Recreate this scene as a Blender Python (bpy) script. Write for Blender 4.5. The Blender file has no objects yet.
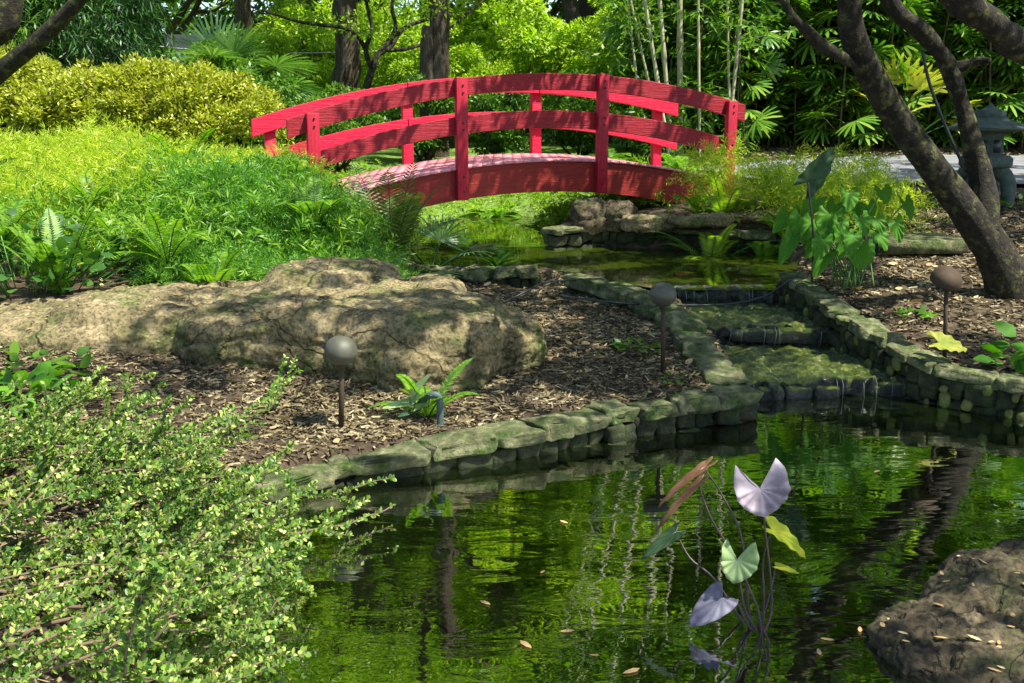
import bpy, math, random
import numpy as np
from mathutils import Vector, noise as mnoise

# ------------------------------------------------------------------ camera
SC = bpy.context.scene
COL = SC.collection
F = 1000.0
PITCH = math.radians(12.5)
CAM = np.array([0.0, 0.0, 1.75])
cd = bpy.data.cameras.new('camera'); cam = bpy.data.objects.new('camera', cd); COL.objects.link(cam)
cd.lens = 36.0 * F / 1024.0; cd.sensor_width = 36.0; cd.clip_start = 0.05; cd.clip_end = 1000
cam.location = CAM; cam.rotation_euler = (math.pi / 2 - PITCH, 0, 0)
SC.camera = cam

# ------------------------------------------------------------------ light
SUN = np.array([0.44, -0.24, 0.87]); SUN /= np.linalg.norm(SUN)
W = bpy.data.worlds.new('World'); SC.world = W; W.use_nodes = True
nt = W.node_tree; bg = nt.nodes['Background']; sky = nt.nodes.new('ShaderNodeTexSky')
sky.sky_type = 'NISHITA'; sky.sun_disc = False
sky.sun_elevation = math.asin(SUN[2]); sky.sun_rotation = math.atan2(SUN[0], SUN[1])
nt.links.new(sky.outputs[0], bg.inputs[0]); bg.inputs[1].default_value = 0.11
sd = bpy.data.lights.new('sun', 'SUN'); sd.energy = 5.0; sd.angle = math.radians(0.6); sd.color = (1.0, 0.95, 0.86)
sun = bpy.data.objects.new('sun', sd); COL.objects.link(sun)
sun.rotation_euler = Vector(SUN).to_track_quat('Z', 'Y').to_euler(); sun.location = (8, -8, 20)
SC.view_settings.view_transform = 'Standard'; SC.view_settings.look = 'None'
SC.view_settings.exposure = 1.42; SC.view_settings.gamma = 1.0
SC.view_settings.use_curve_mapping = False

rng = np.random.default_rng(7)
random.seed(7)
PI = math.pi
cP, sP = math.cos(PITCH), math.sin(PITCH)

def ray(px, py):
    u = (px - 512) / F; v = (341.5 - py) / F
    return np.array([u, cP + v * sP, -sP + v * cP])
def G(px, py, z):                     # pixel -> point at height z
    d = ray(px, py); return CAM + d * ((z - CAM[2]) / d[2])
def D(px, py, Y):                     # pixel -> point at distance Y
    d = ray(px, py); return CAM + d * (Y / d[1])
def nrm(a):
    a = np.asarray(a, float); return a / (np.linalg.norm(a, axis=-1, keepdims=True) + 1e-9)

# ------------------------------------------------------------------ object helpers
def mesh(name, V, Fs, mat, smooth=False):
    V = np.asarray(V, float).reshape(-1, 3)
    me = bpy.data.meshes.new(name)
    if isinstance(Fs, np.ndarray): Fs = [Fs]
    if len(Fs) and not isinstance(Fs[0], np.ndarray):
        me.from_pydata(V.tolist(), [], Fs)
    else:
        Fs = [f for f in Fs if len(f)]
        me.vertices.add(len(V)); me.vertices.foreach_set('co', V.ravel())
        tot = np.concatenate([np.full(len(f), f.shape[1]) for f in Fs])
        lp = np.concatenate([f.ravel() for f in Fs]).astype(np.int32)
        st = np.concatenate([[0], np.cumsum(tot)[:-1]]).astype(np.int32)
        me.loops.add(len(lp)); me.loops.foreach_set('vertex_index', lp)
        me.polygons.add(len(tot)); me.polygons.foreach_set('loop_start', st)
        me.polygons.foreach_set('loop_total', tot.astype(np.int32))
        me.update(calc_edges=True)
    if mat: me.materials.append(mat)
    if smooth: me.polygons.foreach_set('use_smooth', np.ones(len(me.polygons), bool))
    me.validate()
    return me
def woff(p):
    o = np.zeros(3)
    while p is not None: o += np.array(p.location); p = p.parent
    return o
def part(name, geo, mat, parent=None, smooth=False, loc=None):
    V, Fs = geo
    V = np.asarray(V, float).reshape(-1, 3)
    off = woff(parent)
    if loc is not None: off = off + (np.asarray(loc, float) - off)
    o = bpy.data.objects.new(name, mesh(name, V - off, Fs, mat, smooth))
    COL.objects.link(o)
    if loc is not None: o.location = np.asarray(loc, float) - woff(parent)
    o.parent = parent
    return o
def tag(o, label, cat, group=None, kind=None):
    o['label'] = label; o['category'] = cat
    if group: o['group'] = group
    if kind: o['kind'] = kind
    return o
def thing(name, label, cat, loc, group=None):
    o = bpy.data.objects.new(name, None); o.empty_display_size = .1; COL.objects.link(o)
    o.location = [float(a) for a in loc]
    return tag(o, label, cat, group)
def copy_tree(o, parent=None):
    c = o.copy(); COL.objects.link(c); c.parent = parent
    for ch in o.children: copy_tree(ch, c)
    return c
def place(proto, i, loc, rz, sc, label, group=None):
    o = proto if i == 0 else copy_tree(proto)
    o.location = [float(a) for a in loc]; o.rotation_euler = (0, 0, rz); o.scale = sc if hasattr(sc, '__len__') else (sc, sc, sc)
    o['label'] = label
    if group: o['group'] = group
    return o

class Geo:
    def __init__(s): s.V = []; s.Fs = {}; s.n = 0
    def add(s, V, Fs):
        V = np.asarray(V, float).reshape(-1, 3)
        if isinstance(Fs, np.ndarray): Fs = [Fs]
        for f in Fs:
            f = np.asarray(f)
            if f.ndim == 1: f = f[None]
            s.Fs.setdefault(f.shape[1], []).append(f + s.n)
        s.V.append(V); s.n += len(V)
    def geo(s):
        return np.concatenate(s.V), [np.concatenate(f) for f in s.Fs.values()]

def box_geo(c, ax, ay, az):           # centre and three half-axis vectors
    c, ax, ay, az = map(lambda q: np.asarray(q, float), (c, ax, ay, az))
    V = [c + i * ax + j * ay + k * az for k in (-1, 1) for j in (-1, 1) for i in (-1, 1)]
    Fq = np.array([[0, 2, 3, 1], [4, 5, 7, 6], [0, 1, 5, 4], [2, 6, 7, 3], [0, 4, 6, 2], [1, 3, 7, 5]])
    return np.array(V), [Fq]
def tube_geo(P, R, n=8, cap=True):
    P = np.asarray(P, float); m = len(P); R = np.broadcast_to(np.asarray(R, float), (m,))
    T = np.gradient(P, axis=0) if m > 2 else np.repeat((P[1] - P[0])[None], m, 0)
    T = nrm(T)
    ref = np.array([0.0, 0, 1]) if abs(T[0][2]) < .9 else np.array([1.0, 0, 0])
    V = []
    a = np.linspace(0, 2 * PI, n, endpoint=False)
    u = nrm(np.cross(T[0], ref))
    for i in range(m):
        u = nrm(u - T[i] * np.dot(u, T[i])); w = np.cross(T[i], u)
        V.append(P[i] + R[i] * (np.cos(a)[:, None] * u + np.sin(a)[:, None] * w))
    V = np.concatenate(V)
    i = np.arange(n); j = (i + 1) % n
    q = np.concatenate([np.stack([k * n + i, k * n + j, (k + 1) * n + j, (k + 1) * n + i], 1) for k in range(m - 1)])
    fs = [q]
    if cap:
        fs.append(np.stack([np.zeros(n - 2, int), np.arange(2, n), np.arange(1, n - 1)], 1))
        fs.append((m - 1) * n + np.stack([np.zeros(n - 2, int), np.arange(1, n - 1), np.arange(2, n)], 1))
    return V, fs
def smooth_path(P, k=5):
    P = np.asarray(P, float); t = np.arange(len(P)); tt = np.linspace(0, len(P) - 1, (len(P) - 1) * k + 1)
    out = []
    for x in tt:
        i = min(int(x), len(P) - 2); f = x - i
        p0 = P[max(i - 1, 0)]; p1 = P[i]; p2 = P[i + 1]; p3 = P[min(i + 2, len(P) - 1)]
        out.append(.5 * ((2 * p1) + (-p0 + p2) * f + (2 * p0 - 5 * p1 + 4 * p2 - p3) * f * f + (-p0 + 3 * p1 - 3 * p2 + p3) * f ** 3))
    return np.array(out)
def lathe_geo(c, prof, n=16, ph=0.0, tilt=None):
    c = np.asarray(c, float); a = np.linspace(0, 2 * PI, n, endpoint=False) + ph
    V = np.concatenate([np.stack([r * np.cos(a), r * np.sin(a), np.full(n, z)], 1) for r, z in prof])
    if tilt is not None:
        from mathutils import Euler
        M = np.array(Euler(tilt).to_matrix()); V = V @ M.T
    V = V + c
    i = np.arange(n); j = (i + 1) % n; m = len(prof)
    q = np.concatenate([np.stack([k * n + i, k * n + j, (k + 1) * n + j, (k + 1) * n + i], 1) for k in range(m - 1)])
    return V, [q, np.stack([np.zeros(n - 2, int), np.arange(2, n), np.arange(1, n - 1)], 1),
               (m - 1) * n + np.stack([np.zeros(n - 2, int), np.arange(1, n - 1), np.arange(2, n)], 1)]

class Leaves:
    """many blades; each blade has K interior stations (2 verts each) plus base and tip"""
    def __init__(s): s.g = Geo()
    def add(s, B, Dr, Up, L, Wd, prof=((.45, 1.0),), bend=0.0, fold=0.0):
        B = np.atleast_2d(B); N = len(B)
        Dr = nrm(np.broadcast_to(Dr, (N, 3))); Up = np.broadcast_to(Up, (N, 3))
        S = nrm(np.cross(Dr, Up)); U = np.cross(S, Dr)
        L = np.broadcast_to(L, (N,))[:, None]; Wd = np.broadcast_to(Wd, (N,))[:, None]
        bend = np.broadcast_to(bend, (N,))[:, None]
        pts = [B]
        for t, w in prof:
            c = B + Dr * L * t - U * bend * L * t * t
            pts.append(c + S * Wd * w * .5 + U * Wd * fold); pts.append(c - S * Wd * w * .5 + U * Wd * fold)
        pts.append(B + Dr * L - U * bend * L)
        K = len(prof); nv = 2 * K + 2
        V = np.stack(pts, 1).reshape(-1, 3)
        o = (np.arange(N) * nv)[:, None]
        if K == 1:
            s.g.add(V, o + np.array([[0, 1, 3, 2]]))
        else:
            fs = [o + np.array([[0, 1, 2]])]
            qs = [o + np.array([[2 * k + 1, 2 * k + 3, 2 * k + 4, 2 * k + 2]]) for k in range(K - 1)]
            fs.append(np.concatenate(qs)); fs.append(o + np.array([[2 * K - 1, nv - 1, 2 * K]]))
            s.g.add(V, fs)
    def geo(s): return s.g.geo()

def rdir(n, zlo=-1, zhi=1):
    z = rng.uniform(zlo, zhi, n); a = rng.uniform(0, 2 * PI, n); r = np.sqrt(np.maximum(0, 1 - z * z))
    return np.stack([r * np.cos(a), r * np.sin(a), z], 1)

# ------------------------------------------------------------------ materials
def newmat(name):
    m = bpy.data.materials.new(name); m.use_nodes = True
    n = m.node_tree.nodes; l = m.node_tree.links
    return m, n, l, n['Principled BSDF'], n['Material Output']
def ramp(n, stops):
    r = n.new('ShaderNodeValToRGB'); e = r.color_ramp.elements
    e[0].position = stops[0][0]; e[0].color = (*stops[0][1], 1)
    e[1].position = stops[-1][0]; e[1].color = (*stops[-1][1], 1)
    for p, c in stops[1:-1]:
        x = e.new(p); x.color = (*c, 1)
    return r
def leaf_mat(name, cols, trans=.4, rough=.45, noise_scale=1.2, spec=.4):
    m, n, l, b, out = newmat(name)
    ge = n.new('ShaderNodeNewGeometry'); tc = n.new('ShaderNodeTexCoord')
    nz = n.new('ShaderNodeTexNoise'); nz.inputs['Scale'].default_value = noise_scale; nz.inputs['Detail'].default_value = 2
    l.new(tc.outputs['Object'], nz.inputs['Vector'])
    ma = n.new('ShaderNodeMath'); ma.operation = 'MULTIPLY_ADD'; ma.inputs[1].default_value = .62; ma.inputs[2].default_value = -.12
    l.new(nz.outputs['Fac'], ma.inputs[0])
    mb = n.new('ShaderNodeMath'); mb.operation = 'MULTIPLY_ADD'; mb.inputs[1].default_value = .62
    l.new(ge.outputs['Random Per Island'], mb.inputs[0]); l.new(ma.outputs[0], mb.inputs[2])
    k = len(cols); r = ramp(n, [(i / (k - 1), c) for i, c in enumerate(cols)])
    l.new(mb.outputs[0], r.inputs[0]); l.new(r.outputs[0], b.inputs['Base Color'])
    b.inputs['Roughness'].default_value = rough; b.inputs['Specular IOR Level'].default_value = spec
    t = n.new('ShaderNodeBsdfTranslucent')
    hs = n.new('ShaderNodeMixRGB'); hs.blend_type = 'MULTIPLY'; hs.inputs[0].default_value = 1
    hs.inputs[2].default_value = (1.25, 1.45, .35, 1); l.new(r.outputs[0], hs.inputs[1]); l.new(hs.outputs[0], t.inputs[0])
    mx = n.new('ShaderNodeMixShader'); mx.inputs[0].default_value = trans
    l.new(b.outputs[0], mx.inputs[1]); l.new(t.outputs[0], mx.inputs[2]); l.new(mx.outputs[0], out.inputs[0])
    return m
def bumpy(name, stops, scale=4, detail=8, rough=.9, bump=.4, bscale=20, dist=.02, moss=None, mossamt=.5, spec=.3, stretch=None, wetz=None):
    m, n, l, b, out = newmat(name)
    tc = n.new('ShaderNodeTexCoord'); mp = n.new('ShaderNodeMapping')
    ge = n.new('ShaderNodeNewGeometry')
    l.new(ge.outputs['Position'], mp.inputs[0])
    if stretch: mp.inputs['Scale'].default_value = stretch
    nz = n.new('ShaderNodeTexNoise'); nz.inputs['Scale'].default_value = scale; nz.inputs['Detail'].default_value = detail
    nz.inputs['Roughness'].default_value = .65
    l.new(mp.outputs[0], nz.inputs['Vector'])
    r = ramp(n, stops); l.new(nz.outputs['Fac'], r.inputs[0]); col = r.outputs[0]
    if moss:
        n2 = n.new('ShaderNodeTexNoise'); n2.inputs['Scale'].default_value = scale * .8; n2.inputs['Detail'].default_value = 7; n2.inputs['Roughness'].default_value = .7
        mp2 = n.new('ShaderNodeMapping'); mp2.inputs['Location'].default_value = (5, 3, 2); l.new(ge.outputs['Position'], mp2.inputs[0]); l.new(mp2.outputs[0], n2.inputs['Vector'])
        r2 = ramp(n, [(mossamt - .06, (0, 0, 0)), (mossamt + .1, (1, 1, 1))]); l.new(n2.outputs['Fac'], r2.inputs[0])
        mx = n.new('ShaderNodeMixRGB'); l.new(r2.outputs[0], mx.inputs[0]); l.new(col, mx.inputs[1])
        n3 = n.new('ShaderNodeTexNoise'); n3.inputs['Scale'].default_value = 40; l.new(ge.outputs['Position'], n3.inputs['Vector'])
        r3 = ramp(n, [(.35, tuple(c * .5 for c in moss)), (.65, moss)]); l.new(n3.outputs['Fac'], r3.inputs[0])
        l.new(r3.outputs[0], mx.inputs[2]); col = mx.outputs[0]
    l.new(col, b.inputs['Base Color'])
    nb = n.new('ShaderNodeTexNoise'); nb.inputs['Scale'].default_value = bscale; nb.inputs['Detail'].default_value = 9; nb.inputs['Roughness'].default_value = .7
    l.new(mp.outputs[0], nb.inputs['Vector'])
    bp = n.new('ShaderNodeBump'); bp.inputs['Strength'].default_value = bump; bp.inputs['Distance'].default_value = dist
    l.new(nb.outputs['Fac'], bp.inputs['Height']); l.new(bp.outputs[0], b.inputs['Normal'])
    b.inputs['Roughness'].default_value = rough; b.inputs['Specular IOR Level'].default_value = spec
    return m
def plain(name, c, rough=.6, metal=0, spec=.4):
    m, n, l, b, out = newmat(name)
    tc = n.new('ShaderNodeTexCoord'); nz = n.new('ShaderNodeTexNoise'); nz.inputs['Scale'].default_value = 15; nz.inputs['Detail'].default_value = 5
    l.new(tc.outputs['Object'], nz.inputs['Vector'])
    r = ramp(n, [(.3, tuple(x * .7 for x in c)), (.7, tuple(min(1, x * 1.15) for x in c))]); l.new(nz.outputs['Fac'], r.inputs[0])
    l.new(r.outputs[0], b.inputs['Base Color']); b.inputs['Roughness'].default_value = rough; b.inputs['Metallic'].default_value = metal
    b.inputs['Specular IOR Level'].default_value = spec
    return m

M = {}
M['ground'] = bumpy('ground', [(.3, (.02, .013, .007)), (.5, (.06, .04, .022)), (.72, (.13, .095, .055))], scale=9, bscale=45, bump=.9, dist=.03)
# lawn patches far from the pond
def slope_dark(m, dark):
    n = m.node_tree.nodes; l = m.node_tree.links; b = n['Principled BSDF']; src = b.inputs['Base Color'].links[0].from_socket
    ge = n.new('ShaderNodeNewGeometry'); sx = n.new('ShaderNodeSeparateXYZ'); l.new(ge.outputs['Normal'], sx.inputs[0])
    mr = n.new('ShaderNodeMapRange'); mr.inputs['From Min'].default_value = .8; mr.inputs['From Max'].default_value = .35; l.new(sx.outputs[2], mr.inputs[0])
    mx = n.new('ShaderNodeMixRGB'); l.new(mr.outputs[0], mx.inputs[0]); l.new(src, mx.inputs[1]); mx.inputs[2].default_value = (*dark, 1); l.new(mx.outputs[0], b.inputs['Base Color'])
# lawn patches far from the pond
def cracks(m, sc, w=.035):
    n = m.node_tree.nodes; l = m.node_tree.links; b = n['Principled BSDF']; src = b.inputs['Base Color'].links[0].from_socket
    ge = n.new('ShaderNodeNewGeometry'); nz = n.new('ShaderNodeTexNoise'); nz.inputs['Scale'].default_value = sc * 1.3; nz.inputs['Detail'].default_value = 6; l.new(ge.outputs['Position'], nz.inputs['Vector'])
    va = n.new('ShaderNodeVectorMath'); va.operation = 'MULTIPLY_ADD'; va.inputs[1].default_value = (.9, .9, .9); l.new(nz.outputs['Color'], va.inputs[0]); l.new(ge.outputs['Position'], va.inputs[2])
    vo = n.new('ShaderNodeTexVoronoi'); vo.feature = 'DISTANCE_TO_EDGE'; vo.inputs['Scale'].default_value = sc; l.new(va.outputs[0], vo.inputs['Vector'])
    r = ramp(n, [(0, (.35, .32, .26)), (w, (1, 1, 1))]); l.new(vo.outputs['Distance'], r.inputs[0])
    n2 = n.new('ShaderNodeTexNoise'); n2.inputs['Scale'].default_value = 45; n2.inputs['Detail'].default_value = 6; l.new(ge.outputs['Position'], n2.inputs['Vector'])
    r2 = ramp(n, [(.38, (.35, .33, .3)), (.5, (1, 1, 1)), (.66, (1.35, 1.3, 1.15))]); l.new(n2.outputs['Fac'], r2.inputs[0])
    m1 = n.new('ShaderNodeMixRGB'); m1.blend_type = 'MULTIPLY'; m1.inputs[0].default_value = .8; l.new(src, m1.inputs[1]); l.new(r.outputs[0], m1.inputs[2])
    m2 = n.new('ShaderNodeMixRGB'); m2.blend_type = 'MULTIPLY'; m2.inputs[0].default_value = .8; l.new(m1.outputs[0], m2.inputs[1]); l.new(r2.outputs[0], m2.inputs[2])
    l.new(m2.outputs[0], b.inputs['Base Color'])
    old = b.inputs['Normal'].links[0].from_socket; bp = n.new('ShaderNodeBump'); bp.inputs['Strength'].default_value = .8; bp.inputs['Distance'].default_value = .02
    l.new(r.outputs[0], bp.inputs['Height']); l.new(old, bp.inputs['Normal']); l.new(bp.outputs[0], b.inputs['Normal'])
def ground_grass(m):
    n = m.node_tree.nodes; l = m.node_tree.links; b = n['Principled BSDF']
    src = b.inputs['Base Color'].links[0].from_socket
    ge = n.new('ShaderNodeNewGeometry'); sx = n.new('ShaderNodeSeparateXYZ'); l.new(ge.outputs['Position'], sx.inputs[0])
    nz = n.new('ShaderNodeTexNoise'); nz.inputs['Scale'].default_value = .5; nz.inputs['Detail'].default_value = 4; l.new(ge.outputs['Position'], nz.inputs['Vector'])
    a = n.new('ShaderNodeMath'); a.operation = 'MULTIPLY_ADD'; a.inputs[1].default_value = -.55; l.new(sx.outputs[0], a.inputs[0]); l.new(sx.outputs[1], a.inputs[2])
    c = n.new('ShaderNodeMath'); c.operation = 'MULTIPLY_ADD'; c.inputs[1].default_value = 3; l.new(nz.outputs['Fac'], c.inputs[0]); l.new(a.outputs[0], c.inputs[2])
    mr = n.new('ShaderNodeMapRange'); mr.inputs['From Min'].default_value = 14.2; mr.inputs['From Max'].default_value = 15.6; l.new(c.outputs[0], mr.inputs[0])
    n2 = n.new('ShaderNodeTexNoise'); n2.inputs['Scale'].default_value = 30; n2.inputs['Detail'].default_value = 5; l.new(ge.outputs['Position'], n2.inputs['Vector'])
    r = ramp(n, [(.3, (.05, .11, .015)), (.7, (.17, .26, .035))]); l.new(n2.outputs['Fac'], r.inputs[0])
    mx = n.new('ShaderNodeMixRGB'); l.new(mr.outputs[0], mx.inputs[0]); l.new(src, mx.inputs[1]); l.new(r.outputs[0], mx.inputs[2])
    l.new(mx.outputs[0], b.inputs['Base Color'])
ground_grass(M['ground'])
M['rock'] = bumpy('limestone', [(.28, (.035, .03, .014)), (.42, (.12, .10, .045)), (.58, (.23, .185, .095)), (.75, (.36, .29, .17))], scale=4.5, bscale=16, bump=.8, dist=.035, moss=(.09, .12, .025), mossamt=.55)
M['rock_dark'] = bumpy('dark_rock', [(.25, (.018, .015, .008)), (.5, (.07, .056, .03)), (.8, (.19, .15, .09))], scale=8, bscale=20, bump=.8, dist=.03, moss=(.05, .065, .015), mossamt=.56)
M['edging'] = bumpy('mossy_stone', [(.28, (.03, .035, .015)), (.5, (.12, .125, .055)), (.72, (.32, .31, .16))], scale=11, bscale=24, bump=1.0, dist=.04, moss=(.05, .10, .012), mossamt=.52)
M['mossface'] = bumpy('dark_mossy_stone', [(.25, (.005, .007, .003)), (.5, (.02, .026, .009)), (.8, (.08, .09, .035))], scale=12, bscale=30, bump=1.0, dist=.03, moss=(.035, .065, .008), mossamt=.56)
M['cobble'] = bumpy('yellow_cobble', [(.28, (.015, .02, .005)), (.5, (.065, .07, .016)), (.75, (.17, .15, .04))], scale=8, bscale=30, bump=.6, dist=.01, moss=(.10, .16, .01), mossamt=.52, rough=.6)
M['cascade'] = bumpy('wet_algae_stone', [(.3, (.010, .018, .004)), (.5, (.055, .08, .012)), (.7, (.24, .26, .07))], scale=16, bscale=34, bump=1.0, dist=.05, moss=(.10, .15, .01), mossamt=.6, rough=.08, spec=.8)
M['fall'] = bumpy('wet_black_stone', [(.3, (.006, .009, .004)), (.6, (.03, .04, .018)), (.85, (.12, .15, .10))], scale=6, bscale=14, bump=1.0, dist=.03, rough=.2, spec=.8, stretch=(3, 3, .6))
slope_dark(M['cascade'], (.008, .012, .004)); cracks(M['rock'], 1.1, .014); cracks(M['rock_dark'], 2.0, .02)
M['path'] = bumpy('concrete', [(.3, (.10, .105, .11)), (.7, (.20, .20, .20))], scale=5, bscale=60, bump=.2, dist=.005)
M['granite'] = bumpy('lantern_stone', [(.3, (.03, .042, .036)), (.6, (.07, .095, .082)), (.85, (.14, .17, .15))], scale=18, bscale=60, bump=.5, dist=.006, moss=(.08, .14, .06), mossamt=.6)
M['bark'] = bumpy('bark', [(.25, (.015, .011, .006)), (.5, (.06, .046, .028)), (.8, (.17, .14, .09))], scale=8, bscale=14, bump=1.0, dist=.05, stretch=(3, 3, .7), moss=(.07, .10, .02), mossamt=.62)
M['bark_dark'] = bumpy('dark_bark', [(.25, (.007, .006, .004)), (.5, (.017, .014, .008)), (.75, (.055, .047, .025))], scale=14, bscale=30, bump=1.0, dist=.03, moss=(.14, .15, .04), mossamt=.58)
M['twig'] = plain('twig_bark', (.13, .09, .055), .9)
M['cane'] = bumpy('cane', [(.3, (.20, .19, .08)), (.7, (.42, .40, .26))], scale=6, bscale=20, bump=.3, dist=.01, rough=.5)
M['cane_dark'] = bumpy('brown_cane', [(.3, (.03, .035, .012)), (.7, (.12, .11, .05))], scale=6, bscale=20, bump=.3, dist=.01, rough=.6)
M['metal_light'] = plain('weathered_metal', (.085, .085, .06), .6, .3)
M['metal_rust'] = plain('rusted_stake', (.055, .036, .02), .8, .3)
M['pipe'] = plain('grey_green_pipe', (.05, .085, .08), .6)
M['rubber'] = plain('black_rubber', (.02, .03, .03), .4)

def paint_mat(name, c, wear, dirt, gs=(1.2, 8, 26)):
    m, n, l, b, out = newmat(name)
    tc = n.new('ShaderNodeTexCoord'); mp = n.new('ShaderNodeMapping'); mp.inputs['Rotation'].default_value = (0, 0, -BYAW)
    l.new(tc.outputs['Object'], mp.inputs[0])
    mp2 = n.new('ShaderNodeMapping'); mp2.inputs['Scale'].default_value = gs; l.new(mp.outputs[0], mp2.inputs[0])
    g = n.new('ShaderNodeTexNoise'); g.inputs['Scale'].default_value = 3; g.inputs['Detail'].default_value = 8; g.inputs['Roughness'].default_value = .7; l.new(mp2.outputs[0], g.inputs['Vector'])
    r = ramp(n, [(.28, tuple(x * .5 for x in c)), (.44, c), (.66, c), (.84, wear)]); l.new(g.outputs['Fac'], r.inputs[0])
    n2 = n.new('ShaderNodeTexNoise'); n2.inputs['Scale'].default_value = 14; n2.inputs['Detail'].default_value = 8; n2.inputs['Roughness'].default_value = .75; l.new(tc.outputs['Object'], n2.inputs['Vector'])
    r2 = ramp(n, [(.62, (0, 0, 0)), (.75, (.7, .7, .7))]); l.new(n2.outputs['Fac'], r2.inputs[0])
    mx = n.new('ShaderNodeMixRGB'); l.new(r2.outputs[0], mx.inputs[0]); l.new(r.outputs[0], mx.inputs[1]); mx.inputs[2].default_value = (*dirt, 1)
    l.new(mx.outputs[0], b.inputs['Base Color'])
    bp = n.new('ShaderNodeBump'); bp.inputs['Strength'].default_value = .8; bp.inputs['Distance'].default_value = .012
    l.new(g.outputs['Fac'], bp.inputs['Height']); l.new(bp.outputs[0], b.inputs['Normal'])
    b.inputs['Roughness'].default_value = .5; b.inputs['Specular IOR Level'].default_value = .35
    return m
BYAW = math.radians(22)
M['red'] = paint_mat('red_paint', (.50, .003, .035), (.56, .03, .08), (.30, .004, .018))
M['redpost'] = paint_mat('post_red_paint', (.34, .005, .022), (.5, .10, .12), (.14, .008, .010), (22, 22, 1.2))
M['redworn_shaded'] = paint_mat('worn_shaded_red_paint', (.25, .005, .013), (.44, .06, .08), (.09, .006, .007))  # near boards: wear plus shade painted into the red, against brighter far rails
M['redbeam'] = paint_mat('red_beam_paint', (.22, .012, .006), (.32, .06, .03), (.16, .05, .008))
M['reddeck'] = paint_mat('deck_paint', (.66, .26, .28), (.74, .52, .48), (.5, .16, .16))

def water_mat(name, murk, scale, strength, amp, alpha):
    m, n, l, b, out = newmat(name)
    n.remove(b)
    ge = n.new('ShaderNodeNewGeometry')
    mp = n.new('ShaderNodeMapping'); mp.inputs['Scale'].default_value = scale; l.new(ge.outputs['Position'], mp.inputs[0])
    nz = n.new('ShaderNodeTexNoise'); nz.inputs['Scale'].default_value = 1; nz.inputs['Detail'].default_value = 3; nz.inputs['Roughness'].default_value = .5; nz.inputs['Distortion'].default_value = .6
    l.new(mp.outputs[0], nz.inputs['Vector'])
    bp = n.new('ShaderNodeBump'); bp.inputs['Strength'].default_value = strength; bp.inputs['Distance'].default_value = amp
    l.new(nz.outputs['Fac'], bp.inputs['Height'])
    gl = n.new('ShaderNodeBsdfGlossy'); gl.inputs['Roughness'].default_value = .015; gl.inputs['Color'].default_value = (1, 1, 1, 1); l.new(bp.outputs[0], gl.inputs['Normal'])
    fr = n.new('ShaderNodeFresnel'); fr.inputs['IOR'].default_value = 4.8; l.new(bp.outputs[0], fr.inputs['Normal'])
    df = n.new('ShaderNodeBsdfDiffuse'); df.inputs['Color'].default_value = (*murk, 1)
    tr = n.new('ShaderNodeBsdfTransparent'); tr.inputs['Color'].default_value = (.55, .62, .22, 1)
    m1 = n.new('ShaderNodeMixShader'); m1.inputs[0].default_value = alpha; l.new(df.outputs[0], m1.inputs[1]); l.new(tr.outputs[0], m1.inputs[2])
    m2 = n.new('ShaderNodeMixShader'); l.new(fr.outputs[0], m2.inputs[0]); l.new(m1.outputs[0], m2.inputs[1]); l.new(gl.outputs[0], m2.inputs[2])
    l.new(m2.outputs[0], out.inputs[0])
    return m
M['water'] = water_mat('pond_water', (.006, .012, .002), (2.6, 7, 1), .20, .011, .6)
M['water_up'] = water_mat('upper_pond_water', (.05, .075, .006), (1.5, 5, 1), .2, .005, .5)

# ------------------------------------------------------------------ terrain
lower = [G(756, 421, 0), G(600, 438, 0), G(440, 467, 0), G(350, 484, 0), G(250, 505, 0), G(150, 550, 0), G(110, 610, 0), G(60, 720, 0),
         (-1.2, 1.8, 0), (-.8, 1.0, 0), (2.2, .8, 0), (4.2, 1.6, 0), (5.5, 3.4, 0), (5.2, 5.2, 0), G(1200, 428, 0), G(1024, 413, 0), G(930, 401, 0), G(886, 394, 0), G(745, 394, 0)]
chan = [G(672, 288, .4), G(690, 320, .2), G(728, 360, .1), G(745, 396, 0), G(895, 396, 0), G(840, 330, .2), G(790, 295, .4), G(782, 286, .4)]
upper = [G(782, 289, .4), G(672, 289, .4), G(600, 279, .4), G(545, 268, .4), G(430, 268, .4), G(385, 256, .4), G(375, 238, .4), G(408, 226, .4), G(450, 217, .4), G(500, 216, .4),
         G(545, 218, .4), G(556, 230, .4), G(548, 244, .4), G(640, 248, .4), G(770, 252, .4), G(800, 262, .4), G(790, 285, .4)]
lower, chan, upper = [np.array([[q[0], q[1]] for q in p], float) for p in (lower, chan, upper)]

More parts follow.
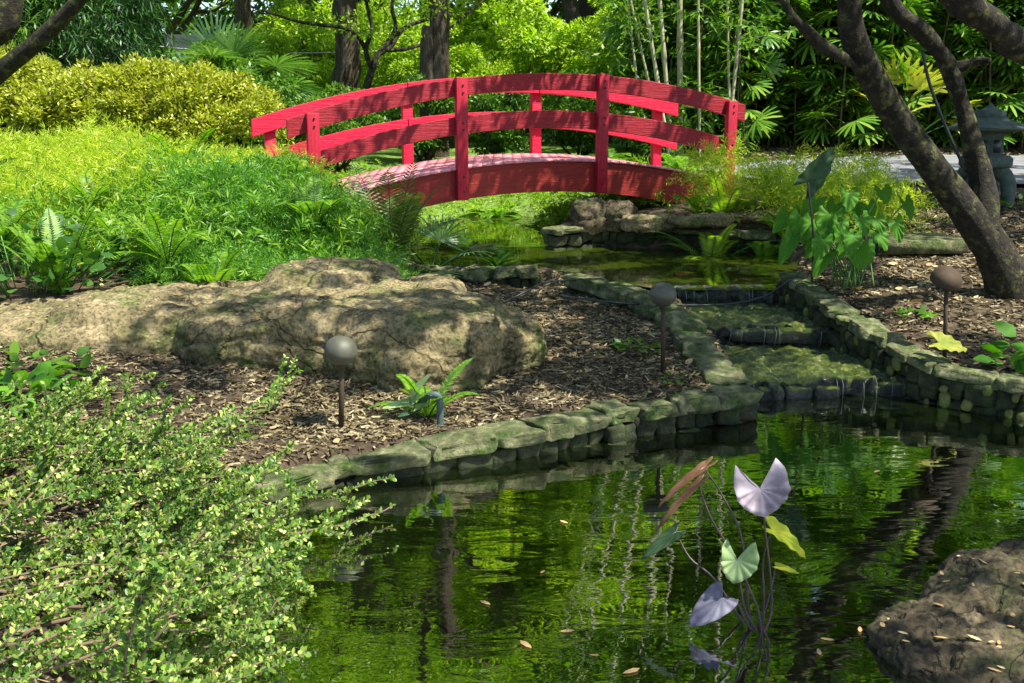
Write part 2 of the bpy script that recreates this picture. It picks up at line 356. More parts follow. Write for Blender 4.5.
ctrl = []
def c3(p): ctrl.append((p[0], p[1], p[2]))
for px, py, z in [(450, 425, .15), (600, 400, .17), (720, 380, .17), (560, 350, .26), (600, 300, .35), (500, 290, .37), (650, 330, .30), (540, 284, .39), (400, 275, .44),
                  (350, 440, .14), (200, 400, .24), (100, 400, .27), (0, 380, .32), (0, 450, .28), (100, 480, .2), (200, 470, .14), (0, 600, .25), (90, 620, .1),
                  (100, 300, .5), (300, 270, .55), (0, 250, .62), (380, 250, .5),
                  (900, 372, .15), (1000, 370, .17), (1000, 330, .28), (900, 300, .42), (820, 270, .5), (850, 240, .6), (950, 240, .6), (1010, 285, .44), (900, 205, .82), (800, 200, .8)]:
    c3(G(px, py, z))
for p in [(-2.6, 10.6, .82), (-1.6, 9.5, .55), (-4, 9.5, .85), (-6, 11, .95), (-8, 15, 1.15), (-4, 13, 1.0), (3.0, 12.6, .88), (2.6, 11.0, .75), (5, 12.3, .91), (9, 12.3, .91), (5, 17, 1.09), (9, 17, 1.09),
          (-1.0, 14.4, .48), (0, 14.6, .5), (.7, 13.6, .48), (0, 15.6, .62), (1.6, 14, .75), (-2, 14.2, .72), (5, 19.5, 1.35), (10, 19.5, 1.35), (14, 14, 1.0), (1, 16, .85), (-2, 17, .9), (0, 25, 1.1), (10, 25, 1.5), (-10, 25, 1.3), (-30, 60, 1.3), (30, 60, 1.6), (0, 60, 1.3), (0, 250, 1.3), (200, 200, 1.3), (-200, 200, 1.3),
          (7, 9, .6), (8, 5, .4), (6.5, 3, .25), (0, -3, .2), (-3, 1, .28), (-2.2, 3, .22), (4, -1, .2), (-6, 3, .4), (-6, 7, .6), (12, 0, .4), (-12, 5, .6), (-150, -60, .6), (150, -60, .6), (20, 20, 1.3), (-20, 15, 1.2)]:
    c3(p)
ctrl = np.array(ctrl)
def _rbf():
    P = ctrl[:, :2]; n = len(P); R = np.linalg.norm(P[:, None] - P[None], axis=2)
    A = np.zeros((n + 3, n + 3)); A[:n, :n] = R - np.eye(n) * .05; A[:n, n] = 1; A[:n, n + 1:] = P; A[n, :n] = 1; A[n + 1:, :n] = P.T
    return np.linalg.solve(A, np.concatenate([ctrl[:, 2], np.zeros(3)]))
RW = _rbf()
def H0(x, y):
    x = np.asarray(x, float); y = np.asarray(y, float); sh = x.shape
    P = np.stack([x.ravel(), y.ravel()], 1); n = len(ctrl); out = np.empty(len(P))
    for i in range(0, len(P), 20000):
        q = P[i:i + 20000]; R = np.linalg.norm(q[:, None] - ctrl[None, :, :2], axis=2)
        out[i:i + 20000] = R @ RW[:n] + RW[n] + q @ RW[n + 1:]
    return out.reshape(sh)
def sdist(x, y, poly):               # >0 inside
    x = np.asarray(x, float); y = np.asarray(y, float)
    d = np.full(x.shape, 1e9); ins = np.zeros(x.shape, bool)
    for a, b in zip(poly, np.roll(poly, -1, 0)):
        e = b - a; t = np.clip(((x - a[0]) * e[0] + (y - a[1]) * e[1]) / (e @ e), 0, 1)
        d = np.minimum(d, np.hypot(x - a[0] - t * e[0], y - a[1] - t * e[1]))
        c = ((a[1] > y) != (b[1] > y)) & (x < (b[0] - a[0]) * (y - a[1]) / (b[1] - a[1] + 1e-12) + a[0])
        ins ^= c
    return np.where(ins, d, -d)
def H(x, y):
    x = np.asarray(x, float); y = np.asarray(y, float)
    z = H0(x, y) + .015 * np.sin(x * 5.1 + y * 3) * np.sin(y * 4.3 - x * 2) + .008 * np.sin(x * 13 + 1) * np.cos(y * 11)
    for poly, wz, dep in ((lower, 0, .30), (chan, .0, .1), (upper, .4, .3)):
        d = sdist(x, y, poly)
        k = np.clip((d + .13) / .2, 0, 1)
        z = np.where(d > -.13, z * (1 - k) + (np.minimum(z, wz - dep * (0.35 + .65 * np.clip(d / 1.0, 0, 1)))) * k, z)
    return z
def Hs(x, y): return float(H(np.array([x]), np.array([y]))[0])
def gp(x, y, dz=0): return np.array([x, y, Hs(x, y) + dz])

def axis_coords(lo, hi, step, far_lo, far_hi, k):
    a = list(np.arange(lo, hi, step))
    s = step; v = a[-1]
    while v < far_hi: s *= k; v += s; a.append(v)
    s = step; v = lo; b = []
    while v > far_lo: s *= k; v -= s; b.append(v)
    return np.array(b[::-1] + a)
gx = axis_coords(-4, 6, .055, -250, 250, 1.13); gy = axis_coords(1, 14, .055, -80, 400, 1.12)
X, Y = np.meshgrid(gx, gy); Z = H(X, Y)
def grid_faces(nx, ny):
    i, j = np.meshgrid(np.arange(nx - 1), np.arange(ny - 1)); a = (j * nx + i).ravel()
    return np.stack([a, a + 1, a + nx + 1, a + nx], 1)
g = part('ground', (np.stack([X, Y, Z], 2).reshape(-1, 3), [grid_faces(len(gx), len(gy))]), M['ground'], smooth=True); g['kind'] = 'structure'

def poly_sheet(name, poly, z, mat, grow=.05):
    c = poly.mean(0)
    from mathutils.geometry import tessellate_polygon
    P = [Vector((*p, 0)) for p in poly]
    tr = tessellate_polygon([P])
    V = np.array([[p[0], p[1], z] for p in poly])
    f = []
    for t in tr:
        a, b, c_ = V[t[0]], V[t[1]], V[t[2]]
        f.append(list(t) if np.cross(b - a, c_ - a)[2] > 0 else [t[0], t[2], t[1]])
    o = part(name, (V, f), mat); o['kind'] = 'structure'; return o
def grow(poly, d):
    e = nrm(np.roll(poly, -1, 0) - poly); ep = np.roll(e, 1, 0)
    area = .5 * np.sum(poly[:, 0] * np.roll(poly[:, 1], -1) - np.roll(poly[:, 0], -1) * poly[:, 1])
    sg = 1 if area > 0 else -1
    nn = np.stack([e[:, 1] + ep[:, 1], -e[:, 0] - ep[:, 0]], 1) * sg
    return poly + nrm(nn) * d
poly_sheet('water', grow(lower, .08), 0, M['water'])
up2 = grow(upper, .07); 
poly_sheet('water', up2, .4, M['water_up'])

# path ribbon
def ribbon(name, pts, wid, mat, dz=.03):
    P = smooth_path([(a, b, 0) for a, b in pts], 10)[:, :2]; T = nrm(np.gradient(P, axis=0)); N = np.stack([-T[:, 1], T[:, 0]], 1)
    ts = np.linspace(-1, 1, 15)
    wid = np.interp(np.linspace(0, 1, len(P)), np.linspace(0, 1, len(wid)), wid)
    V = []
    for t in ts: V.append(P + N * t * wid[:, None] / 2)
    V = np.stack(V, 1); zz = H0(V[..., 0], V[..., 1]) + dz
    V = np.concatenate([V, zz[..., None]], 2)
    o = part(name, (V.reshape(-1, 3), [grid_faces(15, len(P))[:, ::-1]]), mat, smooth=True); o['kind'] = 'structure'
    return o
ribbon('path', [(3.3, 14.3), (5.5, 14.75), (9, 14.8), (16, 14.6), (40, 12)], [3.2, 4.2, 4.6, 4.6, 5], M['path'], .05)
ribbon('path', [(-3.0, 11.2), (-4.6, 12.2), (-6.5, 14.6), (-9, 20)], [1.7, 2.0, 2.2, 2.4], M['path'], .05)

# ------------------------------------------------------------------ bridge
TB = math.tan(BYAW); BX = np.array([math.cos(BYAW), math.sin(BYAW), 0]); BN = np.array([-math.sin(BYAW), math.cos(BYAW), 0])
Y0N = 11.6; BW = 1.3; Y0F = Y0N + BW / math.cos(BYAW)
def PP(px, py, Y0):
    d = ray(px, py); t = Y0 / (d[1] - TB * d[0]); return CAM + d * t
def S_of(px, py, Y0): return PP(px, py, Y0)[0] / math.cos(BYAW)
def fit(samples, Y0, deg=2):
    q = [PP(a, b, Y0) for a, b in samples]
    return np.polyfit([p[0] / math.cos(BYAW) for p in q], [p[2] for p in q], deg)
def onl(s, z, off, Y0): return np.array([0, Y0, 0]) + BX * s + BN * off + np.array([0, 0, z])
NT = fit([(286, 118.9), (318, 110), (376, 95.4), (453, 78.7), (530, 70), (597, 75), (676, 89.6), (745, 102.7)], Y0N)
NTb = fit([(318, 129.7), (453, 96), (530, 89.5), (597, 90.5), (676, 107), (741, 118)], Y0N)
NL = fit([(318, 152.5), (376, 133.5), (453, 118), (500, 111), (594, 113), (676, 125.3), (717, 135)], Y0N)
NLb = fit([(318, 169.5), (453, 136.4), (500, 129), (594, 130), (676, 143.7), (705, 149)], Y0N)
GT = fit([(356, 193.6), (435, 173), (530, 162), (600, 163), (608, 164), (705, 177.4)], Y0N)
GB = fit([(356, 226), (429, 206.7), (530, 192), (588, 190.6), (646, 201), (705, 211)], Y0N)
FT = fit([(250, 118.9), (318, 101), (406, 83.7), (453, 77), (541, 76), (594, 84.5), (676, 101)], Y0F)
FL = fit([(274, 151), (376, 123), (485, 111), (594, 120), (676, 135)], Y0F)
pv = np.polyval
FD = fit([(345, 181), (403, 167), (452, 159.5), (530, 156.5), (600, 160), (668, 171)], Y0F)
bridge = thing('footbridge', 'red painted arched wooden footbridge with two-board railings over the stream', 'bridge', onl(0, .4, BW / 2, Y0N))
def board(c_top, c_bot, s0, s1, off, th, Y0, mat, name='rail', n=14):
    s = np.linspace(s0, s1, n); V = []
    for x in s:
        zt, zb = pv(c_top, x), pv(c_bot, x)
        for z, o in ((zb, off), (zb, off + th), (zt, off + th), (zt, off)): V.append(onl(x, z, o, Y0))
    f = []
    for k in range(n - 1):
        for a in range(4): f.append([4 * k + a, 4 * k + (a + 1) % 4, 4 * k + 4 + (a + 1) % 4, 4 * k + 4 + a])
    f.append([3, 2, 1, 0]); m = 4 * (n - 1); f.append([m, m + 1, m + 2, m + 3])
    o = part(name, (np.array(V), f), mat, bridge)
    bv = o.modifiers.new('bevel', 'BEVEL'); bv.width = .006; bv.segments = 2; bv.limit_method = 'ANGLE'
    return o
spN = [S_of(312, 130, Y0N), S_of(460, 120, Y0N), S_of(600.5, 120, Y0N), S_of(728.5, 130, Y0N)]
spF = [S_of(270, 130, Y0F), S_of(408, 120, Y0F), S_of(537, 120, Y0F), S_of(658, 140, Y0F)]
sN0, sN1 = S_of(286.5, 118, Y0N), S_of(745.5, 110, Y0N)
sF0, sF1 = S_of(250.5, 118, Y0F), S_of(676.5, 110, Y0F)
g3 = .004
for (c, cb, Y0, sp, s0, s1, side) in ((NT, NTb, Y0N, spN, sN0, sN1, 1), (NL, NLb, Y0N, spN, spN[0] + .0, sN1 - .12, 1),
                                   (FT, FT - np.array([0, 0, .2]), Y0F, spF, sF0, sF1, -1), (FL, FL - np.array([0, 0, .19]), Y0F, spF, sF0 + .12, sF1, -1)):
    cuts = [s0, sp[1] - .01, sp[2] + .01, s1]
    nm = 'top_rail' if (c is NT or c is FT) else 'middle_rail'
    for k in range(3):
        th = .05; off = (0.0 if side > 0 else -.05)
        board(c, cb, cuts[k] + g3 * (k > 0), cuts[k + 1] - g3 * (k < 2), off, th, Y0, M['redworn_shaded' if side > 0 else 'red'], nm)
# posts outside the rails
def post(s, zt, zb, Y0, side, bolts=()):
    w = .13; th = .085
    c = onl(s, (zt + zb) / 2, (-th / 2 - .002) if side > 0 else (th / 2 + .002), Y0)
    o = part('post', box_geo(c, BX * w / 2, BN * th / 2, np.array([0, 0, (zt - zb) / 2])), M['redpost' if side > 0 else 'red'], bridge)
    bv = o.modifiers.new('bevel', 'BEVEL'); bv.width = .008; bv.segments = 2
    for zq in bolts:
        q = onl(s + .01, zq, -th - .002, Y0); part('bolt', tube_geo([q, q - BN * .012], .011, 10), M['metal_rust'], o, True)
for i, s in enumerate(spN): post(s, pv(NT, s) - (.015 if i in (0, 3) else -.012), (pv(GB, s) - .0 if i in (1, 2) else pv(GB, s) - .15), Y0N, 1, (pv(NT, s) - .07, pv(NT, s) - .15, pv(NL, s) - .06, pv(NL, s) - .14) + ((pv(GT, s) - .08, pv(GT, s) - .24) if i in (1, 2) else ()))
for i, s in enumerate(spF): post(s, pv(FT, s) - .02, pv(GB, s) - (.0 if i in (1, 2) else .15), Y0F, -1)
sG0, sG1 = sN0 + .1, sN1 + .15
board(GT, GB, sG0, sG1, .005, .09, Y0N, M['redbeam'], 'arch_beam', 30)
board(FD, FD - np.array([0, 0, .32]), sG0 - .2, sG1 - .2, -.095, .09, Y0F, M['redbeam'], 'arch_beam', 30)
dg = Geo(); s = sG0 - .05
while s < sG1:
    pw = .12; a = (np.array([pv(GT, s)]) + .004)[0]; b = pv(GT, s + pw) + .004
    p0 = onl(s, a, -.03, Y0N); p1 = onl(s + pw, b, -.03, Y0N); p2 = onl(s + pw, pv(FD, s + pw) + .004, .03, Y0F); p3 = onl(s, pv(FD, s) + .004, .03, Y0F)
    up = np.array([0, 0, .028])
    dg.add(np.array([p0, p1, p2, p3, p0 + up, p1 + up, p2 + up, p3 + up]), np.array([[0, 3, 2, 1], [4, 5, 6, 7], [0, 1, 5, 4], [1, 2, 6, 5], [2, 3, 7, 6], [3, 0, 4, 7]]))
    s += pw + .004
part('deck', dg.geo(), M['reddeck'], bridge)
p = PP(657, 205, Y0N) + BN * .5
part('strut', tube_geo([PP(655, 196, Y0N) + BN * .5, PP(655, 225, Y0N) + BN * .5], .05, 10), M['redbeam'], bridge)

# ------------------------------------------------------------------ rocks
def fnoise(P, sc, seed, oct=4):
    out = np.empty(len(P))
    for i, p in enumerate(P):
        out[i] = mnoise.fractal(Vector((p[0] * sc + seed, p[1] * sc, p[2] * sc)), .8, 2.1, oct)
    return out
def ico(sub):
    import bmesh
    bm = bmesh.new(); bmesh.ops.create_icosphere(bm, subdivisions=sub, radius=1)
    V = np.array([v.co[:] for v in bm.verts]); Fc = np.array([[v.index for v in f.verts] for f in bm.faces]); bm.free()
    return V, Fc
ICO = {k: ico(k) for k in (2, 3, 4)}
def blob_rock(name, blobs, voxel, mat, amp, seed, parent=None, loc=None, flat=0, octv=5, fsc=3.0):
    g = Geo(); V0, F0 = ICO[3]
    for (c, r, rz) in blobs:
        q = np.sign(V0) * np.abs(V0) ** .6 * np.array(r)
        ca, sa = math.cos(rz), math.sin(rz); q = np.stack([q[:, 0] * ca - q[:, 1] * sa, q[:, 0] * sa + q[:, 1] * ca, q[:, 2]], 1)
        g.add(q + np.array(c), F0)
    V, Fs = g.geo()
    me = mesh('tmp', V, Fs, None); ob = bpy.data.objects.new('tmp', me); COL.objects.link(ob)
    md = ob.modifiers.new('r', 'REMESH'); md.mode = 'VOXEL'; md.voxel_size = voxel
    sm = ob.modifiers.new('s', 'SMOOTH'); sm.factor = .8; sm.iterations = 4
    dg = bpy.context.evaluated_depsgraph_get(); em = bpy.data.meshes.new_from_object(ob.evaluated_get(dg))
    bpy.data.objects.remove(ob)
    n = len(em.vertices); co = np.empty(n * 3); em.vertices.foreach_get('co', co); co = co.reshape(-1, 3)
    no = np.empty(n * 3); em.vertices.foreach_get('normal', no); no = no.reshape(-1, 3)
    d = fnoise(co, fsc, seed, octv); rg = np.abs(fnoise(co, fsc * 2.2, seed + 3, octv)); d = d * .9 - .9 * np.clip(.16 - rg, 0, 1) * 3 + .25 * fnoise(co, fsc * 6, seed + 1, 3)
    strat = np.abs(np.sin(co[:, 2] * 22 + 2.5 * fnoise(co, 1.2, seed + 9, 2)))
    side = 1 - np.abs(no[:, 2])
    co = co + no * (amp * d - amp * .45 * (strat < .25) * side)[:, None]
    if flat: co[:, 2] += .35 * amp * fnoise(co, 8, seed + 4, 2) * np.clip(no[:, 2], 0, 1)
    em.vertices.foreach_set('co', co.ravel()); em.update()
    em.materials.clear(); em.materials.append(mat)
    em.polygons.foreach_set('use_smooth', np.ones(len(em.polygons), bool))
    em.name = name
    o = bpy.data.objects.new(name, em); COL.objects.link(o); o.parent = parent
    if parent is not None: o.location = -woff(parent)
    return o
def P3(px, py, Y): return D(px, py, Y)
bl = []
for (px, py, Y, rx, ry, rz_, yaw) in [
    (50, 335, 6.5, .85, .6, .17, .0), (185, 322, 6.75, .85, .7, .23, .1), (305, 330, 6.5, .8, .68, .28, 0), (420, 338, 6.2, .58, .55, .26, -.1), (488, 342, 6.35, .36, .4, .21, .2),
    (335, 292, 7.0, .5, .4, .22, .1), (405, 303, 6.8, .42, .35, .18, 0), (-10, 340, 6.45, .55, .5, .14, 0), (432, 368, 5.85, .34, .24, .19, .3), (140, 350, 6.2, .4, .22, .17, .1)]:
    bl.append((P3(px, py, Y), (rx, ry, rz_), yaw))
tag(blob_rock('boulder', bl, .02, M['rock'], .045, 3.1, flat=1, fsc=1.5), 'huge low tan limestone boulder lying across the bed on the left', 'boulder')
br = G(1000, 640, .0)
tag(blob_rock('boulder', [((br[0] - .02, br[1] - .05, -.03), (.44, .34, .15), .5), ((br[0] + .34, br[1] + .2, -.02), (.5, .38, .18), .5), ((br[0] + .2, br[1] - .45, -.02), (.55, .42, .15), 0), ((br[0] + .8, br[1] - .1, .0), (.6, .6, .2), 0)], .014, M['rock_dark'], .045, 8.2, flat=1),
    'mossy dark boulder with leaf litter in the bottom right corner of the pond', 'boulder')
for lab, px, py, Y, r, m in [('dark mossy rock lying in the shade under the arch, left of the pale slab', 592, 212, 10.9, (.2, .18, .19), 'rock_dark'),
                             ('small dark rock leaning on the pale slab under the bridge', 618, 212, 10.9, (.17, .2, .14), 'rock_dark'),
                             ('flat pale rock slab under the right half of the bridge', 650, 219, 10.6, (.3, .22, .10), 'rock'),
                             ('pale stone ledge under the right end of the bridge', 698, 217, 10.5, (.34, .25, .055), 'rock'),
                             ('broad pale stone ledge behind the ferns right of the bridge', 748, 213, 10.8, (.42, .3, .06), 'rock')]:
    c = P3(px, py, Y)
    tag(blob_rock('rock', [((c[0], c[1], c[2] - .03), r, rng.uniform(-.3, .3))], .025, M[m], .05, px * .1), lab, 'rock', 'rocks on the bank under the bridge')

def stone_geo(c, ax, ay, az, seed, sub=3, amp=.12, sq=.45):
    if sub == 4: amp = .3; sq = .3
    V0, F0 = ICO[sub]
    q = np.sign(V0) * np.abs(V0) ** sq
    ln = min(np.linalg.norm(ax), np.linalg.norm(ay), np.linalg.norm(az))
    P = np.asarray(c) + q[:, :1] * ax + q[:, 1:2] * ay + q[:, 2:] * az
    d = fnoise(P, 1.1 / max(ln * 4, .08), seed, 3)
    if sub == 4:
        d2 = fnoise(P, 5, seed + 7, 3); d3 = fnoise(P, 5, seed + 17, 3)
        P = P + np.stack([d2, d3, 0 * d2], 1) * .05 * np.clip(np.hypot(q[:, 0], q[:, 1]), 0, 1)[:, None]
    return P + nrm(q) * (d * ln * amp * 2.2)[:, None], [F0]
def wall(name, label, pts, zt, width, n, zbot, cmat='edging', fmat='mossface', face_side=1, cobbles=False, capt=.075, group=None):
    P = np.array([[a[0], a[1]] for a in pts]); seg = np.linalg.norm(np.diff(P, axis=0), axis=1); cum = np.concatenate([[0], np.cumsum(seg)]); L = cum[-1]
    root = thing(name, label, 'garden wall', (P[0][0], P[0][1], zbot), group)
    e = np.cumsum(rng.uniform(.5, 1.6, n)); e = np.concatenate([[0], e]) / e[-1] * L
    def at(s):
        x = np.interp(s, cum, P[:, 0]); y = np.interp(s, cum, P[:, 1]); z = np.interp(s, np.linspace(0, L, len(zt)), zt); return np.array([x, y, z])
    for k in range(n):
        a, b = at(e[k] + .004), at(e[k + 1] - .004); T = (b - a); T2 = nrm(T * np.array([1, 1, 0])); N = np.array([-T2[1], T2[0], 0])
        w = width * rng.uniform(.85, 1.2); c = (a + b) / 2 + N * rng.uniform(-.02, .02) + np.array([0, 0, -capt / 2 + rng.uniform(-.012, .012)])
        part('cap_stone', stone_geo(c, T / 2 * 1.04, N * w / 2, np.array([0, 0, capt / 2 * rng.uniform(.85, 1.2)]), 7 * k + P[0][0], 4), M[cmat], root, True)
        rows = max(1, int(round((c[2] - capt / 2 - zbot) / .12)))
        m = 2
        for r in range(rows):
            for j in range(m):
                s0 = e[k] + (e[k + 1] - e[k]) * j / m; s1 = e[k] + (e[k + 1] - e[k]) * (j + 1) / m
                p0, p1 = at(s0), at(s1); hh = (c[2] - capt / 2 - zbot) / rows; cc = (p0 + p1) / 2; cc[2] = zbot + hh * (r + .5)
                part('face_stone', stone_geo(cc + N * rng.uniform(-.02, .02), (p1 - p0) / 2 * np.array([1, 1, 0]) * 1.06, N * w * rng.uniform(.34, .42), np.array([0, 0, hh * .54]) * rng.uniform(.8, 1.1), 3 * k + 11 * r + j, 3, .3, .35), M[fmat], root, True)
        if cobbles:
            for j in range(cobbles):
                s = rng.uniform(e[k], e[k + 1]); q = at(s); r_ = rng.uniform(.024, .042); zc = q[2] - capt - rng.uniform(.0, max(.01, q[2] - capt - zbot - .08))
                cc = np.array([q[0], q[1], zc]) + N * face_side * (w * .37)
                part('cobble', stone_geo(cc, T2 * r_ * rng.uniform(.75, 1.0), N * r_ * .6, np.array([0, 0, r_ * rng.uniform(.9, 1.3)]), s * 9, 3, .25, .8), M['cobble'], root, True)
    return root
w1 = [G(250, 500, .0), G(345, 478, .0), G(440, 458, .05), G(600, 430, .05), G(700, 416, .05), G(752, 408, .06)]
wall('stone_edging', 'low mossy stone edging between the mulch bed and the lower pond', w1, [.08, .11, .15, .17, .185, .2], .24, 11, -.12)
w2 = [G(738, 388, .2), G(712, 362, .24), G(688, 332, .31), G(655, 306, .38), G(612, 288, .45), G(570, 276, .5)]
wall('stone_edging', 'rugged stone edging running up the left side of the small cascade', w2, [.2, .25, .34, .42, .48, .52], .24, 9, .0, capt=.1)
w3 = [G(790, 275, .52), G(812, 288, .5), G(850, 312, .42), G(890, 335, .36), G(935, 360, .27), G(985, 380, .2), G(1060, 386, .2), G(1140, 388, .2)]
wall('stone_edging', 'stone edging with round yellow cobbles set along the right side of the cascade', w3, [.55, .52, .45, .40, .34, .26, .22, .22, .2], .21, 13, -.1, cobbles=4, face_side=-1, capt=.065)
w4 = [G(405, 268, .47), G(470, 274, .47), G(540, 272, .5)]
wall('stone_edging', 'grey stone kerb at the back of the mulch bed along the upper pond', w4, [.50, .51, .55], .2, 5, .2, capt=.09, cmat='edging')
w5 = [G(548, 240, .5), G(600, 236, .5), G(660, 238, .5), G(720, 240, .5), G(775, 242, .5)]
wall('stone_bank', 'mossy dry-laid stone bank of the upper pond below the bridge', w5, [.62, .66, .64, .62, .6], .3, 8, .3, capt=.07)
w6 = [G(1000, 372, .2), G(985, 372, .2)]

# ------------------------------------------------------------------ cascade
casc = thing('cascade', 'three-step stone cascade with a thin wet sheet of water over algae', 'waterfall', G(780, 380, 0))
def ledge(pl_, pr_, ql_, qr_, z, th, seed, slabs=1):
    # pl_/pr_ back corners, ql_/qr_ front corners
    nx, ny = 90, 46
    u = np.linspace(0, 1, nx); v = np.linspace(0, 1, ny); U, Vv = np.meshgrid(u, v)
    def lerp(a, b, t): return a[None, None, :2] * (1 - t[..., None]) + b[None, None, :2] * t[..., None]
    B = lerp(pl_, pr_, U); Fr = lerp(ql_, qr_, U); P = B * (1 - Vv[..., None]) + Fr * Vv[..., None]
    edge = np.array([mnoise.noise(Vector((x * 9, seed, 0))) * .10 + mnoise.noise(Vector((x * 25, seed, 3))) * .06 for x in u])
    dirv = nrm((ql_ + qr_ - pl_ - pr_)[:2]); P = P + dirv * (Vv ** 6 * edge[None])[..., None]
    zz = np.full(U.shape, float(z))
    pts = np.concatenate([P.reshape(-1, 2), zz.reshape(-1, 1)], 1)
    nz = fnoise(pts, 7, seed, 4).reshape(U.shape); nz2 = fnoise(pts, 22, seed + 5, 3).reshape(U.shape); zz = zz + .03 * nz + .014 * nz2 - .02 * Vv ** 8
    top = np.concatenate([P, zz[..., None]], 2)
    low = top[-1].copy(); rows = [top.reshape(-1, 3)]
    for k in range(1, 9):
        r = low.copy(); r[:, 2] = low[:, 2] - th * k / 8
        q = np.array([mnoise.noise(Vector((a[0] * 14, a[1] * 14, k * .7 + seed))) for a in r]); r[:, :2] += dirv * (q * .055 - .02 * (k > 2))[:, None]
        rows.append(r)
    return np.concatenate(rows), [grid_faces(nx, ny + 8)[:, ::-1]]
A_l, A_r = G(640, 300, .28), G(792, 300, .28); B_l, B_r = G(650, 325, .28), G(830, 327, .28)
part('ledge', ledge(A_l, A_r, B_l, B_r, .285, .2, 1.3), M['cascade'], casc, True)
C_l, C_r = G(665, 338, .15), G(850, 338, .15); E_l, E_r = G(705, 378, .15), G(905, 372, .15)
C_l[1] = B_l[1] + .12; C_r[1] = B_r[1] + .12
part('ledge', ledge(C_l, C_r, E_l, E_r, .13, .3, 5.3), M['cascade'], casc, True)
L_l, L_r = G(662, 286, .4), G(798, 286, .4); K_l, K_r = G(664, 290, .4), G(796, 290, .4)
part('lip', ledge(L_l, L_r, K_l, K_r, .395, .2, 8.8), M['fall'], casc, True)
# ragged stones standing in the steps
for i in range(46):
    k = rng.random(); row = rng.integers(0, 2)
    a, b, z = ((B_l, B_r, .24), (E_l, E_r, .06))[row]
    p = a * (1 - k) + b * k; r = rng.uniform(.02, .07)
    part('cascade_stone', stone_geo(np.array([p[0], p[1] + .02, z - .03]), np.array([r * 1.5, 0, 0]), np.array([0, r, 0]), np.array([0, 0, r * .8]), i * 3.3, 2), M['cascade' if i % 3 else 'fall'], casc, True)
M['trickle'] = plain('falling_water', (.10, .13, .10), .06, spec=1.0)
for (a_, b2, z0, z1) in ((K_l, K_r, .40, .29), (B_l, B_r, .27, .15), (E_l, E_r, .12, .0)):
    for k in np.sort(rng.uniform(.12, .95, 6)):
        p = a_ * (1 - k) + b2 * k; y_ = p[1] - .055
        part('trickle', tube_geo([(p[0], y_ + .03, z0 + .01), (p[0] + rng.normal(0, .004), y_ - .0, z0 - .03), (p[0] + rng.normal(0, .008), y_ - .012, z1)], rng.uniform(.3, 1.0) * np.array([.002, .003, .0015]), 6), M['trickle'], casc, True)
# hoses
tag(part('hose', tube_geo(smooth_path([G(560, 296, .45), G(620, 303, .42) , G(680, 305, .36), G(730, 304, .33), G(765, 296, .4), G(790, 280, .55), G(800, 272, .6)], 8), .008, 6), M['rubber'], None, True),
    'thin black hose crossing in front of the top step of the cascade', 'hose')
tag(part('hose', tube_geo(smooth_path([G(505, 302, .44), G(525, 292, .5), G(552, 281, .54), G(600, 281, .42)], 8), .007, 6), M['rubber'], None, True),
    'black cable curling over the stone kerb at the back of the mulch bed', 'hose')

# ------------------------------------------------------------------ garden lights, pipe, lantern, slab
def light(label, px, pyc, pyf, zf, tilt, rw=.085, half=False):
    f = G(px, pyf, zf); f[2] = Hs(f[0], f[1]) - .03
    c = D(px, pyc, f[1])
    r = thing('path_light', label, 'garden light', f, 'metal globe lights on stakes')
    part('collar', tube_geo([c - np.array([0, 0, rw * (1.05 if not half else .35)]), c - np.array([0, 0, rw * .7 if not half else .012])], .022, 12), M['metal_rust'], r, True)
    part('stake', tube_geo([f, c + np.array([.004, 0, 0])], .014, 10), M['metal_rust'], r, True)
    if half:
        prof = [(.0, -.012), (rw * .8, -.012), (rw * .98, -.02), (rw, -.005), (rw * .95, .03), (rw * .78, .055), (rw * .5, .074), (rw * .2, .083), (.001, .084)]
    else:
        prof = [(.02, -rw * .86), (rw * .35, -rw * .80), (rw * .66, -rw * .62), (rw * .88, -rw * .38), (rw * .99, -rw * .06), (rw * 1.0, 0), (rw * .97, rw * .26), (rw * .82, rw * .56), (rw * .55, rw * .8), (rw * .25, rw * .9), (.001, rw * .93)]
    part('lamp_head', lathe_geo(c, prof, 28, tilt=tilt), M['metal_light'] if not half else M['metal_rust'], r, True)
light('weathered round garden light on a stake in front of the big boulder', 341, 351, 432, .15, (.1, .25, 0))
light('round brown garden light on a stake beside the cascade edging', 663, 295, 365, .25, (0, .1, 0))
light('dark half-dome garden light on a stake right of the cascade, under the tree', 946, 280, 350, .28, (.5, .2, 0), .1, True)
a = G(440, 424, .16)
tag(part('pipe', tube_geo(smooth_path([a - np.array([0, 0, .05]), D(440, 405, a[1]), D(438, 396, a[1]), D(432, 395, a[1]), D(426, 397, a[1] + .05), D(420, 403, a[1] + .14)], 5), .019, 12), M['pipe'], None, True),
    'grey green elbow pipe beside the small fern in the mulch bed', 'pipe')

